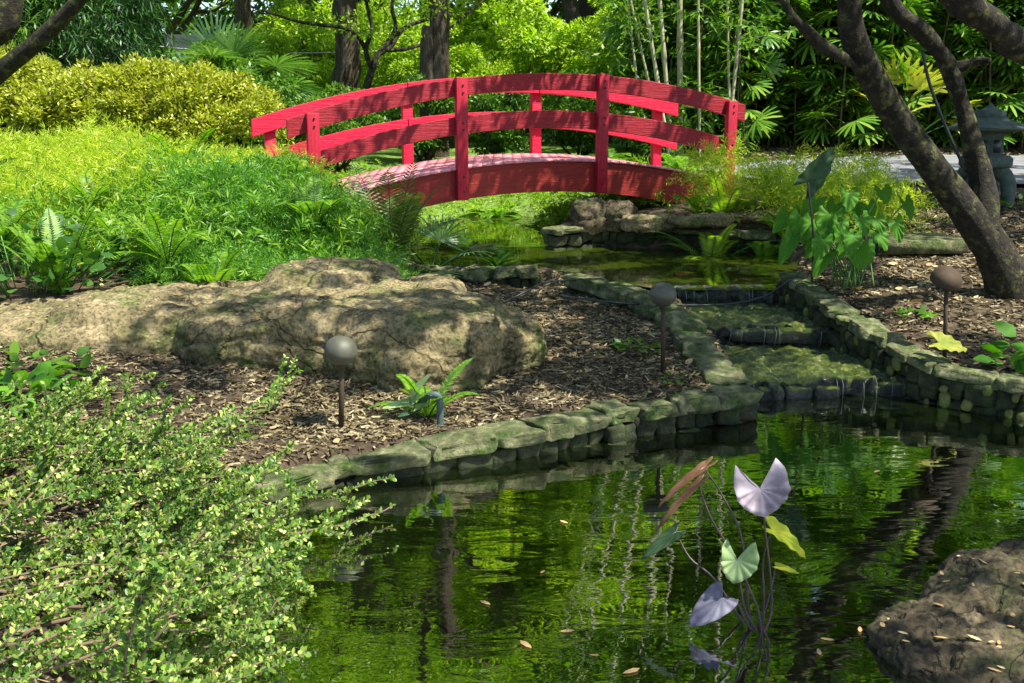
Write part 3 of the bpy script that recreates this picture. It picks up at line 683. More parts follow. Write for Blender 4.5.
lp = D(982, 195, 11.3); lp[2] = Hs(lp[0], lp[1]); S = 11.3 / 1000 * 1.02
lan = thing('stone_lantern', 'grey hexagonal stone lantern with flared roof and legs beside the path', 'lantern', lp)
zb = D(982, 197, 11.3)[2]
def LZ(py): return D(982, py, 11.3)[2]
part('finial', lathe_geo((lp[0], lp[1], 0), [(.15 * 1, LZ(120)), (.17, LZ(117)), (.165, LZ(111)), (.09, LZ(109)), (.03, LZ(106)), (.001, LZ(102.5))], 20), M['granite'], lan, True)
part('roof', lathe_geo((lp[0], lp[1], 0), [(.10, LZ(133)), (.47, LZ(130)), (.475, LZ(127.5)), (.36, LZ(124.5)), (.24, LZ(120.5)), (.17, LZ(116.5)), (.05, LZ(116))], 6, .3), M['granite'], lan)
lb = part('light_box', lathe_geo((lp[0], lp[1], 0), [(.17, LZ(160)), (.18, LZ(158)), (.17, LZ(134)), (.19, LZ(131))], 6, .3), M['granite'], lan)
for k in range(6):
    an = .3 + (k + .5) * PI / 3; dn = np.array([math.cos(an), math.sin(an), 0]); tn = np.array([-dn[1], dn[0], 0])
    c = np.array([lp[0], lp[1], LZ(146)]) + dn * .150
    part('opening', box_geo(c, dn * .006, tn * .05, np.array([0, 0, .07])), M['rubber'], lb)
part('platform', lathe_geo((lp[0], lp[1], 0), [(.15, LZ(170)), (.27, LZ(167)), (.29, LZ(165)), (.29, LZ(158)), (.25, LZ(155)), (.1, LZ(154))], 6, .3), M['granite'], lan)
for k in range(4):
    an = .75 + k * PI / 2; dn = np.array([math.cos(an), math.sin(an), 0]); c = np.array([lp[0], lp[1], 0])
    part('leg', tube_geo(smooth_path([c + dn * .08 + [0, 0, LZ(168)], c + dn * .2 + [0, 0, LZ(173)], c + dn * .27 + [0, 0, LZ(183)], c + dn * .28 + [0, 0, zb - .1]], 4), [.07] * 2 + [.085] * 4 + [.08] * 4 + [.07] * 3, 10), M['granite'], lan, True)
sg = Geo(); c = G(915, 240, .66); c[2] = Hs(c[0], c[1]) + .07
for k in range(6):
    sg.add(*box_geo(c + np.array([0, -.25 + k * .1, 0]), np.array([.42 - .02 * abs(k - 2), .04, 0]), np.array([0, .042, 0]), np.array([0, 0, .06])))
tag(part('stone_slab', sg.geo(), M['edging']), 'grooved mossy slab step in the mulch left of the tree', 'slab')

# ------------------------------------------------------------------ leaf materials
LIME = [(.06, .14, .01), (.15, .28, .012), (.27, .40, .02), (.42, .50, .05)]
M['lf_lime'] = leaf_mat('lime_leaves', LIME, .45)
M['lf_bright'] = leaf_mat('bright_leaves', [(.08, .18, .012), (.22, .36, .02), (.38, .50, .04), (.55, .60, .12)], .45)
M['lf_mid'] = leaf_mat('green_leaves', [(.02, .06, .008), (.05, .13, .012), (.11, .22, .015), (.2, .3, .03)], .4)
M['lf_dark'] = leaf_mat('dark_leaves', [(.008, .03, .008), (.02, .07, .014), (.04, .12, .02), (.09, .19, .03)], .3)
M['lf_hedge'] = leaf_mat('hedge_leaves', [(.12, .08, .015), (.20, .23, .015), (.36, .39, .035), (.56, .52, .11)], .35, noise_scale=3)
M['lf_fluff'] = leaf_mat('feathery_leaves', [(.07, .17, .01), (.24, .36, .015), (.44, .50, .035), (.62, .58, .16)], .5, noise_scale=1.6)
M['lf_fluffg'] = leaf_mat('feathery_green_leaves', [(.012, .06, .008), (.045, .16, .014), (.13, .31, .028), (.36, .48, .07)], .45, noise_scale=2)
M['lf_fern'] = leaf_mat('fern_leaves', [(.04, .12, .01), (.09, .23, .015), (.18, .33, .02), (.32, .4, .05)], .45)
M['lf_rhapis'] = leaf_mat('fan_leaves', [(.02, .07, .01), (.06, .17, .018), (.15, .29, .03), (.34, .42, .08)], .3, rough=.3, noise_scale=.8, spec=.6)
M['lf_rhapis_y'] = leaf_mat('yellow_fan_leaves', [(.2, .25, .02), (.36, .38, .04), (.52, .50, .07), (.62, .58, .16)], .35, rough=.35)
M['lf_shrub'] = leaf_mat('small_shrub_leaves', [(.02, .06, .012), (.06, .15, .025), (.22, .33, .05), (.66, .66, .24)], .35, noise_scale=5)
M['lf_palm'] = leaf_mat('palm_leaves', [(.03, .09, .03), (.07, .17, .05), (.14, .26, .09), (.25, .34, .16)], .3, rough=.35)
M['lf_cyc'] = leaf_mat('dark_frond_leaves', [(.02, .05, .01), (.05, .11, .02), (.11, .16, .03), (.20, .13, .04)], .3)
M['lf_taro'] = leaf_mat('taro_leaves', [(.02, .09, .006), (.06, .19, .012), (.15, .32, .025)], .4, rough=.6, spec=.2)
M['chips'] = leaf_mat('wood_chips', [(.022, .017, .007), (.07, .052, .022), (.17, .135, .06), (.42, .37, .22)], .0, .8, noise_scale=3)
M['litter'] = leaf_mat('dead_leaves', [(.22, .12, .05), (.36, .24, .1), (.5, .4, .22)], .1, .7)

# ------------------------------------------------------------------ tree builder (local coords)
def limb_paths(base, dirv, L, r, depth, seed_r, out, tips, spread=.6, upb=.25, nseg=5, kids=3):
    P = [np.array(base, float)]; d = nrm(dirv)
    for i in range(nseg):
        d = nrm(d + seed_r.normal(0, .13, 3) + np.array([0, 0, upb * .15])); P.append(P[-1] + d * L / nseg)
    R = np.linspace(r, r * .6, len(P)); out.append((np.array(P), R))
    if depth == 0: tips.append(P[-1]); tips.append(P[-3]); return
    for k in range(kids):
        i = len(P) - 1 if k == 0 else seed_r.integers(2, len(P))
        nd = nrm(d + seed_r.normal(0, spread, 3) + np.array([0, 0, upb * .3]))
        limb_paths(P[i], nd, L * seed_r.uniform(.6, .8), R[min(i, len(R) - 1)] * .68, depth - 1, seed_r, out, tips, spread, upb, nseg, kids)
def clump_leaves(lv, C, R, n, L, Wd, flat=.7, droop=.3, prof=((.45, 1.0),)):
    """n leaves in each clump, held on short sprays, leaves near the surface of the clump"""
    K = len(C); idx = np.repeat(np.arange(K), n)
    d = rdir(K * n, -.75, 1); rr = rng.uniform(.35, 1, K * n) ** .6
    pos = np.asarray(C)[idx] + d * rr[:, None] * np.asarray(R)[idx][:, None] * np.array([1, 1, flat])
    dr = nrm(d + rng.normal(0, .6, (K * n, 3)) - np.array([0, 0, droop])); up = nrm(np.array([0, 0, 1.0]) + rng.normal(0, .5, (K * n, 3)) + .4 * d)
    lv.add(pos, dr, up, L * rng.uniform(.6, 1.3, K * n), Wd * rng.uniform(.7, 1.2, K * n), prof=prof)
def make_tree(name, label, cat, height, tr, crown_z, crown_r, nclump, per, L, Wd, mat, seed, barkm='bark', bush=False, droop=.3, clr=.55, flat=.7):
    sr = np.random.default_rng(seed); root = thing(name, label, cat, (0, 0, 0))
    out = []; tips = []
    if bush:
        for k in range(6):
            a = sr.uniform(0, 6.28); limb_paths((0, 0, -.1), (math.cos(a) * .7, math.sin(a) * .7, 1), height * .45, tr, 1, sr, out, tips, .6, .3, 4, 2)
    else:
        P = [(0, 0, -.3)]
        for i in range(6): P.append((sr.normal(0, .04) * (i + 1), sr.normal(0, .04) * (i + 1), crown_z * (i + 1) / 6))
        P = smooth_path(P, 3); R = np.linspace(tr * 1.15, tr * .8, len(P)); R[0] *= 1.3; R[1] *= 1.15
        P = P + 0; out.append((P, R))
        for k in range(6):
            a = k * 1.05 + sr.uniform(-.3, .3); limb_paths(P[-1 - (k % 3)], (math.cos(a), math.sin(a), sr.uniform(.4, 1.3)), crown_r * .75, tr * .5, 2, sr, out, tips, .55, .3, 5, 3)
    g = Geo()
    for P, R in out: g.add(*tube_geo(P, R, 9 if R[0] > .06 else 6, False))
    part('trunk', g.geo(), M[barkm], root, True)
    C = []
    ccz = (height + (0.1 if bush else crown_z)) / 2; hz = (height - (0.1 if bush else crown_z)) / 2
    lob = rdir(9, -.9, 1); 
    while len(C) < nclump:
        d = rdir(1)[0]; r = sr.uniform(.35, 1) ** .5
        lobe = .72 + .38 * np.max(np.clip(lob @ d, 0, 1) ** 6)
        C.append(np.array([d[0] * crown_r, d[1] * crown_r, ccz + d[2] * hz]) * 1.0 if False else np.array([d[0] * crown_r * r * lobe, d[1] * crown_r * r * lobe, ccz + d[2] * hz * r * lobe]))
    C = np.array(C); lv = Leaves()
    clump_leaves(lv, C, sr.uniform(.5, 1.1, nclump) * clr, per, L, Wd, flat, droop)
    part('crown', lv.geo(), M[mat], root)
    return root

bgt = 'trees beyond the bridge'
# tall lime trees, seen as lit crowns and in the pond's reflection
tA = make_tree('tree', 'x', 'tree', 11, .22, 4.2, 3.6, 110, 330, .16, .08, 'lf_bright', 11)
spots = [(-7.5, 29, 1.15, 'tall lime green tree left of the rough trunk, beyond the lawn'), (-2.6, 31, 1.2, 'tall lime green tree seen between the two dark trunks'),
         (1.8, 28, 1.1, 'tall lime green tree directly behind the middle of the bridge'), (5.0, 33, 1.3, 'tall lime green tree behind the bamboo canes'),
         (-13, 30, 1.2, 'tall lime green tree above the hedge on the left'), (11, 30, 1.3, 'tall lime green tree rising behind the fan palms'),
         (-19, 33, 1.3, 'tall lime green tree at the far left edge beyond the hedge'), (18, 30, 1.3, 'tall lime green tree beyond the palms at the far right')]
for i, (x, y, s, lab) in enumerate(spots): place(tA, i, (x, y, 1.0), i * 1.7, s, lab, bgt)
tB = make_tree('tree', 'x', 'tree', 13, .25, 3, 4.2, 130, 330, .18, .09, 'lf_mid', 23)
spots = [(-26, 46, 1.2, 'large green tree far behind on the extreme left'), (-16, 47, 1.3, 'large green tree far behind the house'), (-8, 49, 1.35, 'large green tree far behind the rough trunk'), (0, 50, 1.35, 'large green tree far behind the middle of the bridge'),
         (8, 48, 1.3, 'large green tree far behind the bamboo canes'), (17, 46, 1.3, 'large green tree far behind the palm thicket'), (27, 44, 1.2, 'large green tree far behind on the extreme right'),
         (9, 22.5, .75, 'green tree crown above the palm thicket near the path'), (14.5, 21, .8, 'green tree crown above the palms at the right edge')]
for i, (x, y, s, lab) in enumerate(spots): place(tB, i, (x, y, 1.0), i * 2.1 + .4, s, lab, 'tall background trees')
for k, (x, y, s) in enumerate([(-11, 31, 2.0), (-6.6, 33, 2.0), (-2.2, 31.5, 2.1), (2.4, 33, 2.0), (6.8, 31, 2.1), (11.5, 33, 2.0), (16.5, 31, 2.0), (-16, 33, 2.0)]):
    place(tA, 1, (x, y, 1.0), k * 2.3 + .7, s, 'very tall lime green tree %s, its crown far above the picture' % ['above the house', 'behind the fan palm', 'between the dark trunks', 'above the arch top', 'above the canes', 'above the palms', 'beyond the right edge', 'beyond the left edge'][k], 'very tall trees behind')
# understory shrubs
sB = make_tree('shrub', 'x', 'shrub', 3.0, .05, 0, 1.5, 70, 260, .11, .05, 'lf_bright', 31, bush=True, clr=.42)
sp = [(-5.2, 24, 1.0), (-3.2, 25.5, 1.2), (-1.4, 24, .9), (.4, 25.5, 1.2), (2.2, 24.5, 1.1), (3.8, 26, 1.4), (-16.5, 33, 1.3), (-13.6, 35, 1.0), (5.6, 28, 1.5), (-14.5, 31, 1.4), (-1, 29, 1.4), (-5.5, 29, 1.4)]
desc = ['behind the left rail of the bridge', 'behind the bridge beside the rough trunk', 'between the two dark trunks', 'right of the second dark trunk', 'behind the top of the arch', 'behind the bridge near the tree fern', 'on the lawn left of the house', 'beside the house', 'behind the bamboo canes', 'behind the left end of the hedge', 'far behind the second dark trunk', 'far behind the rough trunk']
for i, (x, y, s) in enumerate(sp): place(sB, i, (x, y, Hs(x, y)), i * 1.3, s, 'bright yellow green shrub ' + desc[i], 'bright shrubs behind the bridge')
sC = make_tree('shrub', 'x', 'shrub', 1.5, .03, 0, .9, 55, 200, .09, .045, 'lf_mid', 37, bush=True, clr=.28)
sp = [(-4.3, 16.5, 1.0), (-2.9, 16.8, .9), (-1.6, 18.5, 1.0), (-.2, 18.2, .9), (1.2, 18.5, 1.0), (2.5, 17.6, .8), (3.4, 18.8, 1.1), (-5.3, 18.5, 1.3)]
desc = ['behind the left end of the bridge rails', 'seen through the left rails of the bridge', 'seen through the rails near the second post', 'seen through the rails left of the arch top', 'seen through the rails right of the arch top', 'seen through the right rails of the bridge', 'at the foot of the bamboo canes', 'left of the rough trunk']
for i, (x, y, s) in enumerate(sp): place(sC, i, (x, y, Hs(x, y)), i * 2.3, s, 'low leafy green shrub ' + desc[i], 'low shrubs behind the bridge')

# far wood closing the view
nW = 900; C = np.stack([rng.uniform(-48, 48, nW), rng.uniform(52, 60, nW), rng.uniform(.8, 9, nW) ** 1.0], 1); lv = Leaves(); clump_leaves(lv, C, rng.uniform(.9, 1.6, nW), 70, .5, .28)
tag(part('far_woods', lv.geo(), M['lf_mid']), 'far green wood closing the view beyond the lawn', 'woods', kind='stuff')
# two dark trunks
def trunk_tree(label, px, Y, r, seed, barkm, rough):
    x = D(px, 80, Y)[0]; z = Hs(x, Y); root = thing('tree', label, 'tree', (x, Y, z)); sr = np.random.default_rng(seed)
    P = smooth_path([(x + sr.normal(0, .05), Y, z - .3 + k * 1.1) for k in range(9)], 6); R = np.linspace(r * 1.1, r * .75, len(P))
    V, Fs = tube_geo(P, R, 26)
    ang = np.arctan2(V[:, 1] - Y, V[:, 0] - x); n = np.array([mnoise.fractal(Vector((math.cos(a_) * 2.2, math.sin(a_) * 2.2, v[2] * 1.3 + seed)), .7, 2, 4) for a_, v in zip(ang, V)])
    V = V + np.stack([np.cos(ang), np.sin(ang), ang * 0], 1) * (n * r * rough)[:, None]
    part('trunk', (V, Fs), M[barkm], root, True)
    out = []; tips = []
    for k in range(6):
        a_ = k * 1.1; limb_paths(P[-1 - k * 3], (math.cos(a_), math.sin(a_), .8), 2.6, r * .45, 2, sr, out, tips)
    g = Geo()
    for q, R in out: g.add(*tube_geo(q, R, 7, False))
    part('branches', g.geo(), M[barkm], root, True)
    lv = Leaves(); t = np.array(tips); t = t[t[:, 2] > 5.5]
    clump_leaves(lv, t, np.full(len(t), .75), 130, .15, .07)
    part('crown', lv.geo(), M['lf_lime'], root)
trunk_tree('large tree with thick rough patchy bark trunk behind the left rails', 348, 22, .235, 3, 'bark', .4)
trunk_tree('tree with smooth straight brown trunk behind the left end of the arch', 440, 20, .19, 5, 'bark', .12)
st = D(427, 76, 19.8); z = Hs(st[0], 19.8)
tag(part('tree_stump', tube_geo(smooth_path([(st[0], 19.8, z - .1), (st[0] - .02, 19.8, z + 1.0), (st[0], 19.8, D(427, 45, 19.8)[2]), (st[0] + .03, 19.8, D(429, 26, 19.8)[2])], 4), np.linspace(.16, .10, 13), 12), M['bark'], None, True),
    'short broken dead trunk standing against the smooth straight trunk', 'stump')
# branchy tree between
root = thing('tree', 'slender forked tree with bare curving branches between the dark trunks', 'tree', D(372, 92, 21))
g = Geo()
for pts, r0, r1 in [([(368, 110), (366, 92), (372, 70), (378, 55), (392, 45), (402, 30), (425, 20), (470, 12)], .09, .03), ([(372, 70), (366, 50), (372, 30), (368, 10), (360, -30)], .06, .03), ([(378, 55), (395, 30), (392, 5), (400, -30)], .06, .03),
                    ([(366, 50), (350, 30), (300, 22), (262, 10)], .05, .02), ([(385, 50), (410, 48), (440, 35), (490, -5)], .05, .02)]:
    P = smooth_path([D(a, b, 21 + .02 * (a - 370)) for a, b in pts], 5); g.add(*tube_geo(P, np.linspace(r0, r1, len(P)), 7))
part('trunk', g.geo(), M['bark_dark'], root, True)
lv = Leaves(); C = np.array([D(rng.uniform(210, 520), rng.uniform(-120, 40), rng.uniform(19.5, 22.5)) for _ in range(60)])
clump_leaves(lv, C, np.full(60, .4), 90, .11, .045, .5)
part('crown', lv.geo(), M['lf_lime'], root)

# ------------------------------------------------------------------ hedge of azaleas
def azalea(label, px, Y, rx, ry, zt, seed):
    x = D(px, 140, Y)[0]; z = Hs(x, Y); root = thing('azalea_bush', label, 'bush', (x, Y, z), 'rounded hedge bushes on the left'); sr = np.random.default_rng(seed)
    g = Geo(); h = zt - z
    for k in range(9):
        a = k * .75 + sr.uniform(-.3, .3); e = np.array([math.cos(a) * rx * .6, math.sin(a) * ry * .6, h * .6])
        P = smooth_path([(x + .1 * math.cos(a), Y + .1 * math.sin(a), z - .1), np.array([x, Y, z]) + e * [.35, .35, .4] + sr.normal(0, .06, 3), np.array([x, Y, z]) + e * [.7, .7, .7] + sr.normal(0, .08, 3), np.array([x, Y, z]) + e * 1.1], 4)
        g.add(*tube_geo(P, np.linspace(.045, .015, len(P)), 7))
    part('stems', g.geo(), M['bark_dark'], root, True)
    n = 230; d = rdir(n, -.25, 1) * (1 + .3 * fnoise(rdir(n), 2, seed, 2))[:, None]; C = np.array([x, Y, z + h * .52]) + d * np.array([rx, ry, h * .48]) * sr.uniform(.72, 1.0, (n, 1))
    lv = Leaves(); clump_leaves(lv, C, sr.uniform(.12, .24, n), 150, .07, .034, .8, -.1)
    part('foliage', lv.geo(), M['lf_hedge'], root)
azalea('yellow green clipped hedge bush at the left edge of the picture', 20, 15.5, 1.5, 1.0, D(20, 62, 15.5)[2], 1)
azalea('yellow green rounded hedge bush behind the ferns, second from the left edge', 95, 15.0, 1.2, .9, D(95, 75, 15)[2], 2)
azalea('tallest middle hedge bush with a domed yellow green top', 160, 14.8, 1.15, .9, D(150, 66, 14.8)[2], 3)
azalea('hedge bush nearest the left end of the bridge', 215, 14.6, .95, .85, D(215, 80, 14.6)[2], 4)
azalea('pale hedge bush behind and above the left edge bush', -20, 17.0, 1.6, 1.0, D(-20, 50, 17)[2], 5)

# ------------------------------------------------------------------ feathery ground cover
def plumes(B, Dr, L, n, ll, lw, droop=.5):
    """stems with fine leaflets all round; returns Leaves"""
    lv = Leaves(); N = len(B); t = np.linspace(.12, 1, n)
    Dr = nrm(Dr); U = np.array([0, 0, 1.0])
    for i, tt in enumerate(t):
        pos = B + Dr * (L * tt)[:, None] - U * (droop * L * tt * tt)[:, None]
        tang = nrm(Dr - 2 * droop * tt * U)
        r = rng.normal(0, 1, (N, 3)); side = nrm(r - tang * np.sum(r * tang, 1)[:, None])
        lv.add(pos, nrm(side + tang * .7), rdir(N), ll * (1.15 - .6 * tt) * rng.uniform(.7, 1.3, N), lw)
    return lv
def in_px(px0, px1, Y0, Y1, n):
    Yv = rng.uniform(Y0, Y1, n); xs = (rng.uniform(px0, px1, n) - 512) / F * Yv * 1.0; return xs, Yv
# lime mass (left, back)
def mound(xs, ys, scale=1.0, base=.35):
    return base + scale * (.22 * np.sin(xs * 1.7 + 1) * np.sin(ys * 1.3 + 2) + .15 * np.sin(xs * 3.9 + ys * 2.2) + .08 * np.sin(xs * 8 - ys * 5))
def fluff(name, xs, ys, hh, mat, label, nst=24, ll=.11, lw=.0095, stemL=.48):
    z = H(xs, ys)
    B = np.stack([xs, ys, z + hh * rng.uniform(.1, .85, len(xs))], 1)
    d = rdir(len(xs), .25, 1)
    lv = plumes(B, d, rng.uniform(.6, 1.2, len(xs)) * stemL, nst, ll, lw, .5)
    return tag(part(name, lv.geo(), M[mat]), label, 'ground cover', kind='stuff')
xs, ys = in_px(-60, 330, 8.6, 12.5, 5400)
keep = (xs < -1.9 - .0 * ys) & ~((xs > -3.4) & (ys > 11.2))
fluff('feathery_ground_cover', xs[keep], ys[keep], (mound(xs, ys, .8, .5))[keep], 'lf_fluff', 'sunlit lime green feathery ground cover below the hedge')
xs, ys = in_px(-60, 260, 12.2, 14.4, 2200)
fluff('feathery_ground_cover', xs, ys, mound(xs, ys, .4, .3), 'lf_fluff', 'bright feathery ground cover at the foot of the hedge')
# green mound right of it
n = 4200; a = rng.uniform(0, 2 * PI, n); r = np.sqrt(rng.uniform(0, 1, n)); cx, cy = D(250, 200, 8.7)[:2]
xs = cx + r * np.cos(a) * 1.05; ys = cy + .15 + r * np.sin(a) * .95
fluff('feathery_bush', xs, ys, (.10 + .70 * np.sqrt(1 - r ** 2 * .95)) * (1 + .25 * np.sin(xs * 6 + 1) * np.sin(ys * 5)), 'lf_fluffg', 'deep green soft feathery mound left of the bridge', 28, .09, .0085, .42)['category'] = 'bush'
xs, ys = in_px(150, 400, 7.3, 8.2, 1500)
fluff('feathery_ground_cover', xs, ys, mound(xs, ys, .3, .2), 'lf_fluffg', 'green feathery growth along the back of the big boulder', 24, .06, .007, .3)

xs = rng.normal(-3.0, .7, 700); ys = rng.normal(8.3, .7, 700); kk = land_(xs, ys) if False else (xs < -1.2) & (ys > 7.4) & (xs > -5.5)
fluff('feathery_ground_cover', xs[kk], ys[kk], mound(xs, ys, .9, .55)[kk], 'lf_fern', 'taller mixed green sprigs where the lime and the deep green growth meet', 16, .10, .016, .5)
# ------------------------------------------------------------------ ferns and fronds
def frond_into(lv, base, az, el, L, npin, pl, pw, droop=.7, vee=.15, stems=None, prof=((.4, 1.0),)):
    d = np.array([math.cos(az) * math.cos(el), math.sin(az) * math.cos(el), math.sin(el)]); h = np.array([math.cos(az), math.sin(az), 0]); side = np.array([-math.sin(az), math.cos(az), 0])
    t = np.linspace(.08, 1, npin); P = base + d * (L * t)[:, None] + np.array([0, 0, -1]) * (droop * L * t ** 2.2)[:, None] + h * (.0 * t)[:, None]
    T = nrm(np.gradient(P, axis=0)); U = nrm(np.cross(np.broadcast_to(side, T.shape), T)) * -1
    U = np.where(U[:, 2:3] < 0, -U, U)
    w = np.sin(np.clip(t * 1.05, 0, 1) ** .75 * PI) ** .6 * .95 + .05
    for sg in (1, -1):
        lv.add(P, nrm(sg * side + T * .45 + U * vee), U, pl * w * rng.uniform(.9, 1.1, npin), pw, prof=prof, bend=.15)
    if stems is not None: stems.add(*tube_geo(np.concatenate([[base], P[::3], P[-1:]]), np.linspace(.006, .002, len(P[::3]) + 2), 5))
def fern(label, base, n, L, mat='lf_fern', pl=.09, npin=26, pw=.018, el=(.5, 1.2), droop=.6, az=None, name='fern', group=None, proto=False):
    root = thing(name, label, 'fern' if name == 'fern' else 'plant', base, group); lv = Leaves(); sg = Geo()
    for k in range(n):
        a = rng.uniform(0, 2 * PI) if az is None else rng.uniform(*az)
        if az is None: a = k / n * 2 * PI + rng.uniform(-.3, .3)
        frond_into(lv, np.asarray(base, float), a, rng.uniform(*el), L * rng.uniform(.7, 1.15), npin, pl * rng.uniform(.85, 1.1), pw, droop * rng.uniform(.7, 1.2), stems=sg)
    part('fronds', lv.geo(), M[mat], root); part('stalks', sg.geo(), M['lf_dark'], root)
    return root
f = G(428, 414, .18); f[2] = Hs(f[0], f[1])
fern('small bright sword fern growing against the front of the big boulder', f, 8, .52, pl=.055, npin=30, pw=.014, droop=.45, el=(.6, 1.25))
for lab, px, py, z, n, L, m in [
    ('fern with long fronds arching over the water at the right end of the bridge', 700, 232, .55, 9, .7, 'lf_fern'),
    ('lime fern spilling over the stone bank left of the taro clump', 765, 240, .55, 11, .65, 'lf_fern'),
    ('pale fern at the foot of the last bridge post', 735, 205, .85, 10, .6, 'lf_lime'),
    ('fern hanging over the pond edge in front of the stone bank', 640, 240, .62, 6, .28, 'lf_fern'),
    ('fern behind the taro clump next to the path', 800, 205, .85, 10, .6, 'lf_lime')]:
    f = G(px, py, z); f[2] = Hs(f[0], f[1]); fern(lab, f, n, L, m, pl=.11, npin=28, pw=.02)
fp = fern('x', (0, 0, 0), 12, 1.0, 'lf_fern', pl=.17, npin=26, pw=.04, el=(.5, 1.1))
fs = [(-.6, 16.2, .9, 'lime fern seen under the middle of the bridge arch'), (.8, 15.6, 1.0, 'lime fern seen between the rails right of the arch top'), (1.6, 16.8, 1.0, 'fern behind the rails near the third near post'),
      (.2, 17.6, 1.1, 'fern further back behind the arch top'), (-1.8, 15.6, .9, 'fern behind the left rails next to the stream'), (2.6, 15.8, .9, 'fern behind the right rails near the path'), (2.0, 20.5, 1.6, 'tall fern with arching fronds rising over the top rail'),
      (1.0, 21, 1.9, 'tree fern with pale spreading fronds above the middle of the bridge'), (-.9, 13.3, .5, 'small fern on the far bank under the arch'), (.5, 13.0, .5, 'small fern on the far bank near the dark rocks'), (-.2, 14.4, .7, 'fern on the far bank below the top of the arch'), (-1.6, 12.9, .5, 'fern on the far bank below the left half of the deck'), (1.1, 13.8, .6, 'fern on the far bank behind the dark rocks')]
for i, (x, y, s, lab) in enumerate(fs): place(fp, i, (x, y, Hs(x, y) + (1.0 if s == 1.9 else .6 if s == 1.6 else 0)), i * .7, s, lab, 'ferns behind the bridge')
fm = fern('x', (0, 0, 0), 12, .75, 'lf_fern', pl=.085, npin=34, pw=.013, el=(.6, 1.3), droop=.5)
ms = [(-4.6, 8.3, 'left of the green mound near the boulder end'), (-3.9, 7.6, 'between the dark leafy plant and the green mound'), (-5.0, 9.4, 'in the lime growth at the left edge'), (-3.6, 8.6, 'at the left foot of the green mound'), (-2.6, 7.5, 'in front of the green mound behind the boulder hump'),
      (-3.2, 9.8, 'at the top of the green mound'), (-4.4, 10.3, 'in the lime growth below the hedge'), (-1.6, 8.2, 'at the right foot of the green mound'), (-5.9, 10.2, 'far left in the lime growth'), (-3.1, 7.9, 'low on the front of the green mound'), (-2.0, 9.2, 'at the right shoulder of the green mound near the deck end')]
for i, (x, y, lab) in enumerate(ms): place(fm, i, (x, y, Hs(x, y) + (.35 if 'mound' in lab and y > 8 else .15)), i * 1.1, .8 + .25 * (i % 3), 'sword fern ' + lab, 'ferns among the feathery growth on the left')
for lab, (x, y), n_, L_ in [('broad arching fern hiding the end of the beam above the stone bank', (2.05, 10.25), 11, 1.0), ('tall lime fern leaning over the beam at the right end of the bridge', (2.25, 10.7), 9, .85), ('lime fern at the right post of the bridge', (2.9, 11.3), 10, .85), ('lime fern in front of the right post, next to the taro', (2.8, 10.2), 10, .7)]:
    fern(lab, gp(x, y), n_, L_, 'lf_lime', pl=.10, npin=30, pw=.018, el=(.7, 1.35), droop=.5)
# soft grassy plant by right end of the bridge
xs = rng.uniform(2.0, 3.9, 1300); ys = rng.uniform(9.6, 11.6, 1300); ks = sdist(xs, ys, upper) < -.1
fluff('feathery_ground_cover', xs[ks], ys[ks], mound(xs, ys, .6, .6)[ks], 'lf_fluff', 'sunlit feathery growth hiding the right foot of the bridge', 22, .085, .009, .5)
xs = rng.uniform(-2.6, 2.2, 1800); ys = rng.uniform(12.2, 16.5, 1800); ks = sdist(xs, ys, upper) < -.05
xs = np.concatenate([xs, rng.uniform(-2.0, .7, 1000)]); ys = np.concatenate([ys, rng.uniform(11.9, 13.4, 1000)]); ks = sdist(xs, ys, upper) < .03
fluff('ground_cover', xs[ks], ys[ks], mound(xs, ys, .3, .12)[ks], 'lf_lime', 'low bright ground cover on the far bank under the arch', 16, .08, .016, .28)
xs = rng.uniform(-2.7, -1.0, 900); ys = rng.uniform(8.2, 10.6, 900); ks = sdist(xs, ys, upper) < -.02
fluff('ground_cover', xs[ks], ys[ks], mound(xs, ys, .3, .2)[ks], 'lf_mid', 'low green leafy growth under the left end of the bridge', 16, .06, .018, .3)

# cycad-like fronds at left foot of bridge
b = D(392, 262, 8.9); b[2] = Hs(b[0], b[1])
root = fern('arching reddish brown feather palm fronds in front of the left end of the bridge', b, 15, 1.35, 'lf_cyc', pl=.2, npin=27, pw=.017, el=(.8, 1.4), droop=.35, name='feather_palm')
b = D(430, 268, 8.7); b[2] = Hs(b[0], b[1])
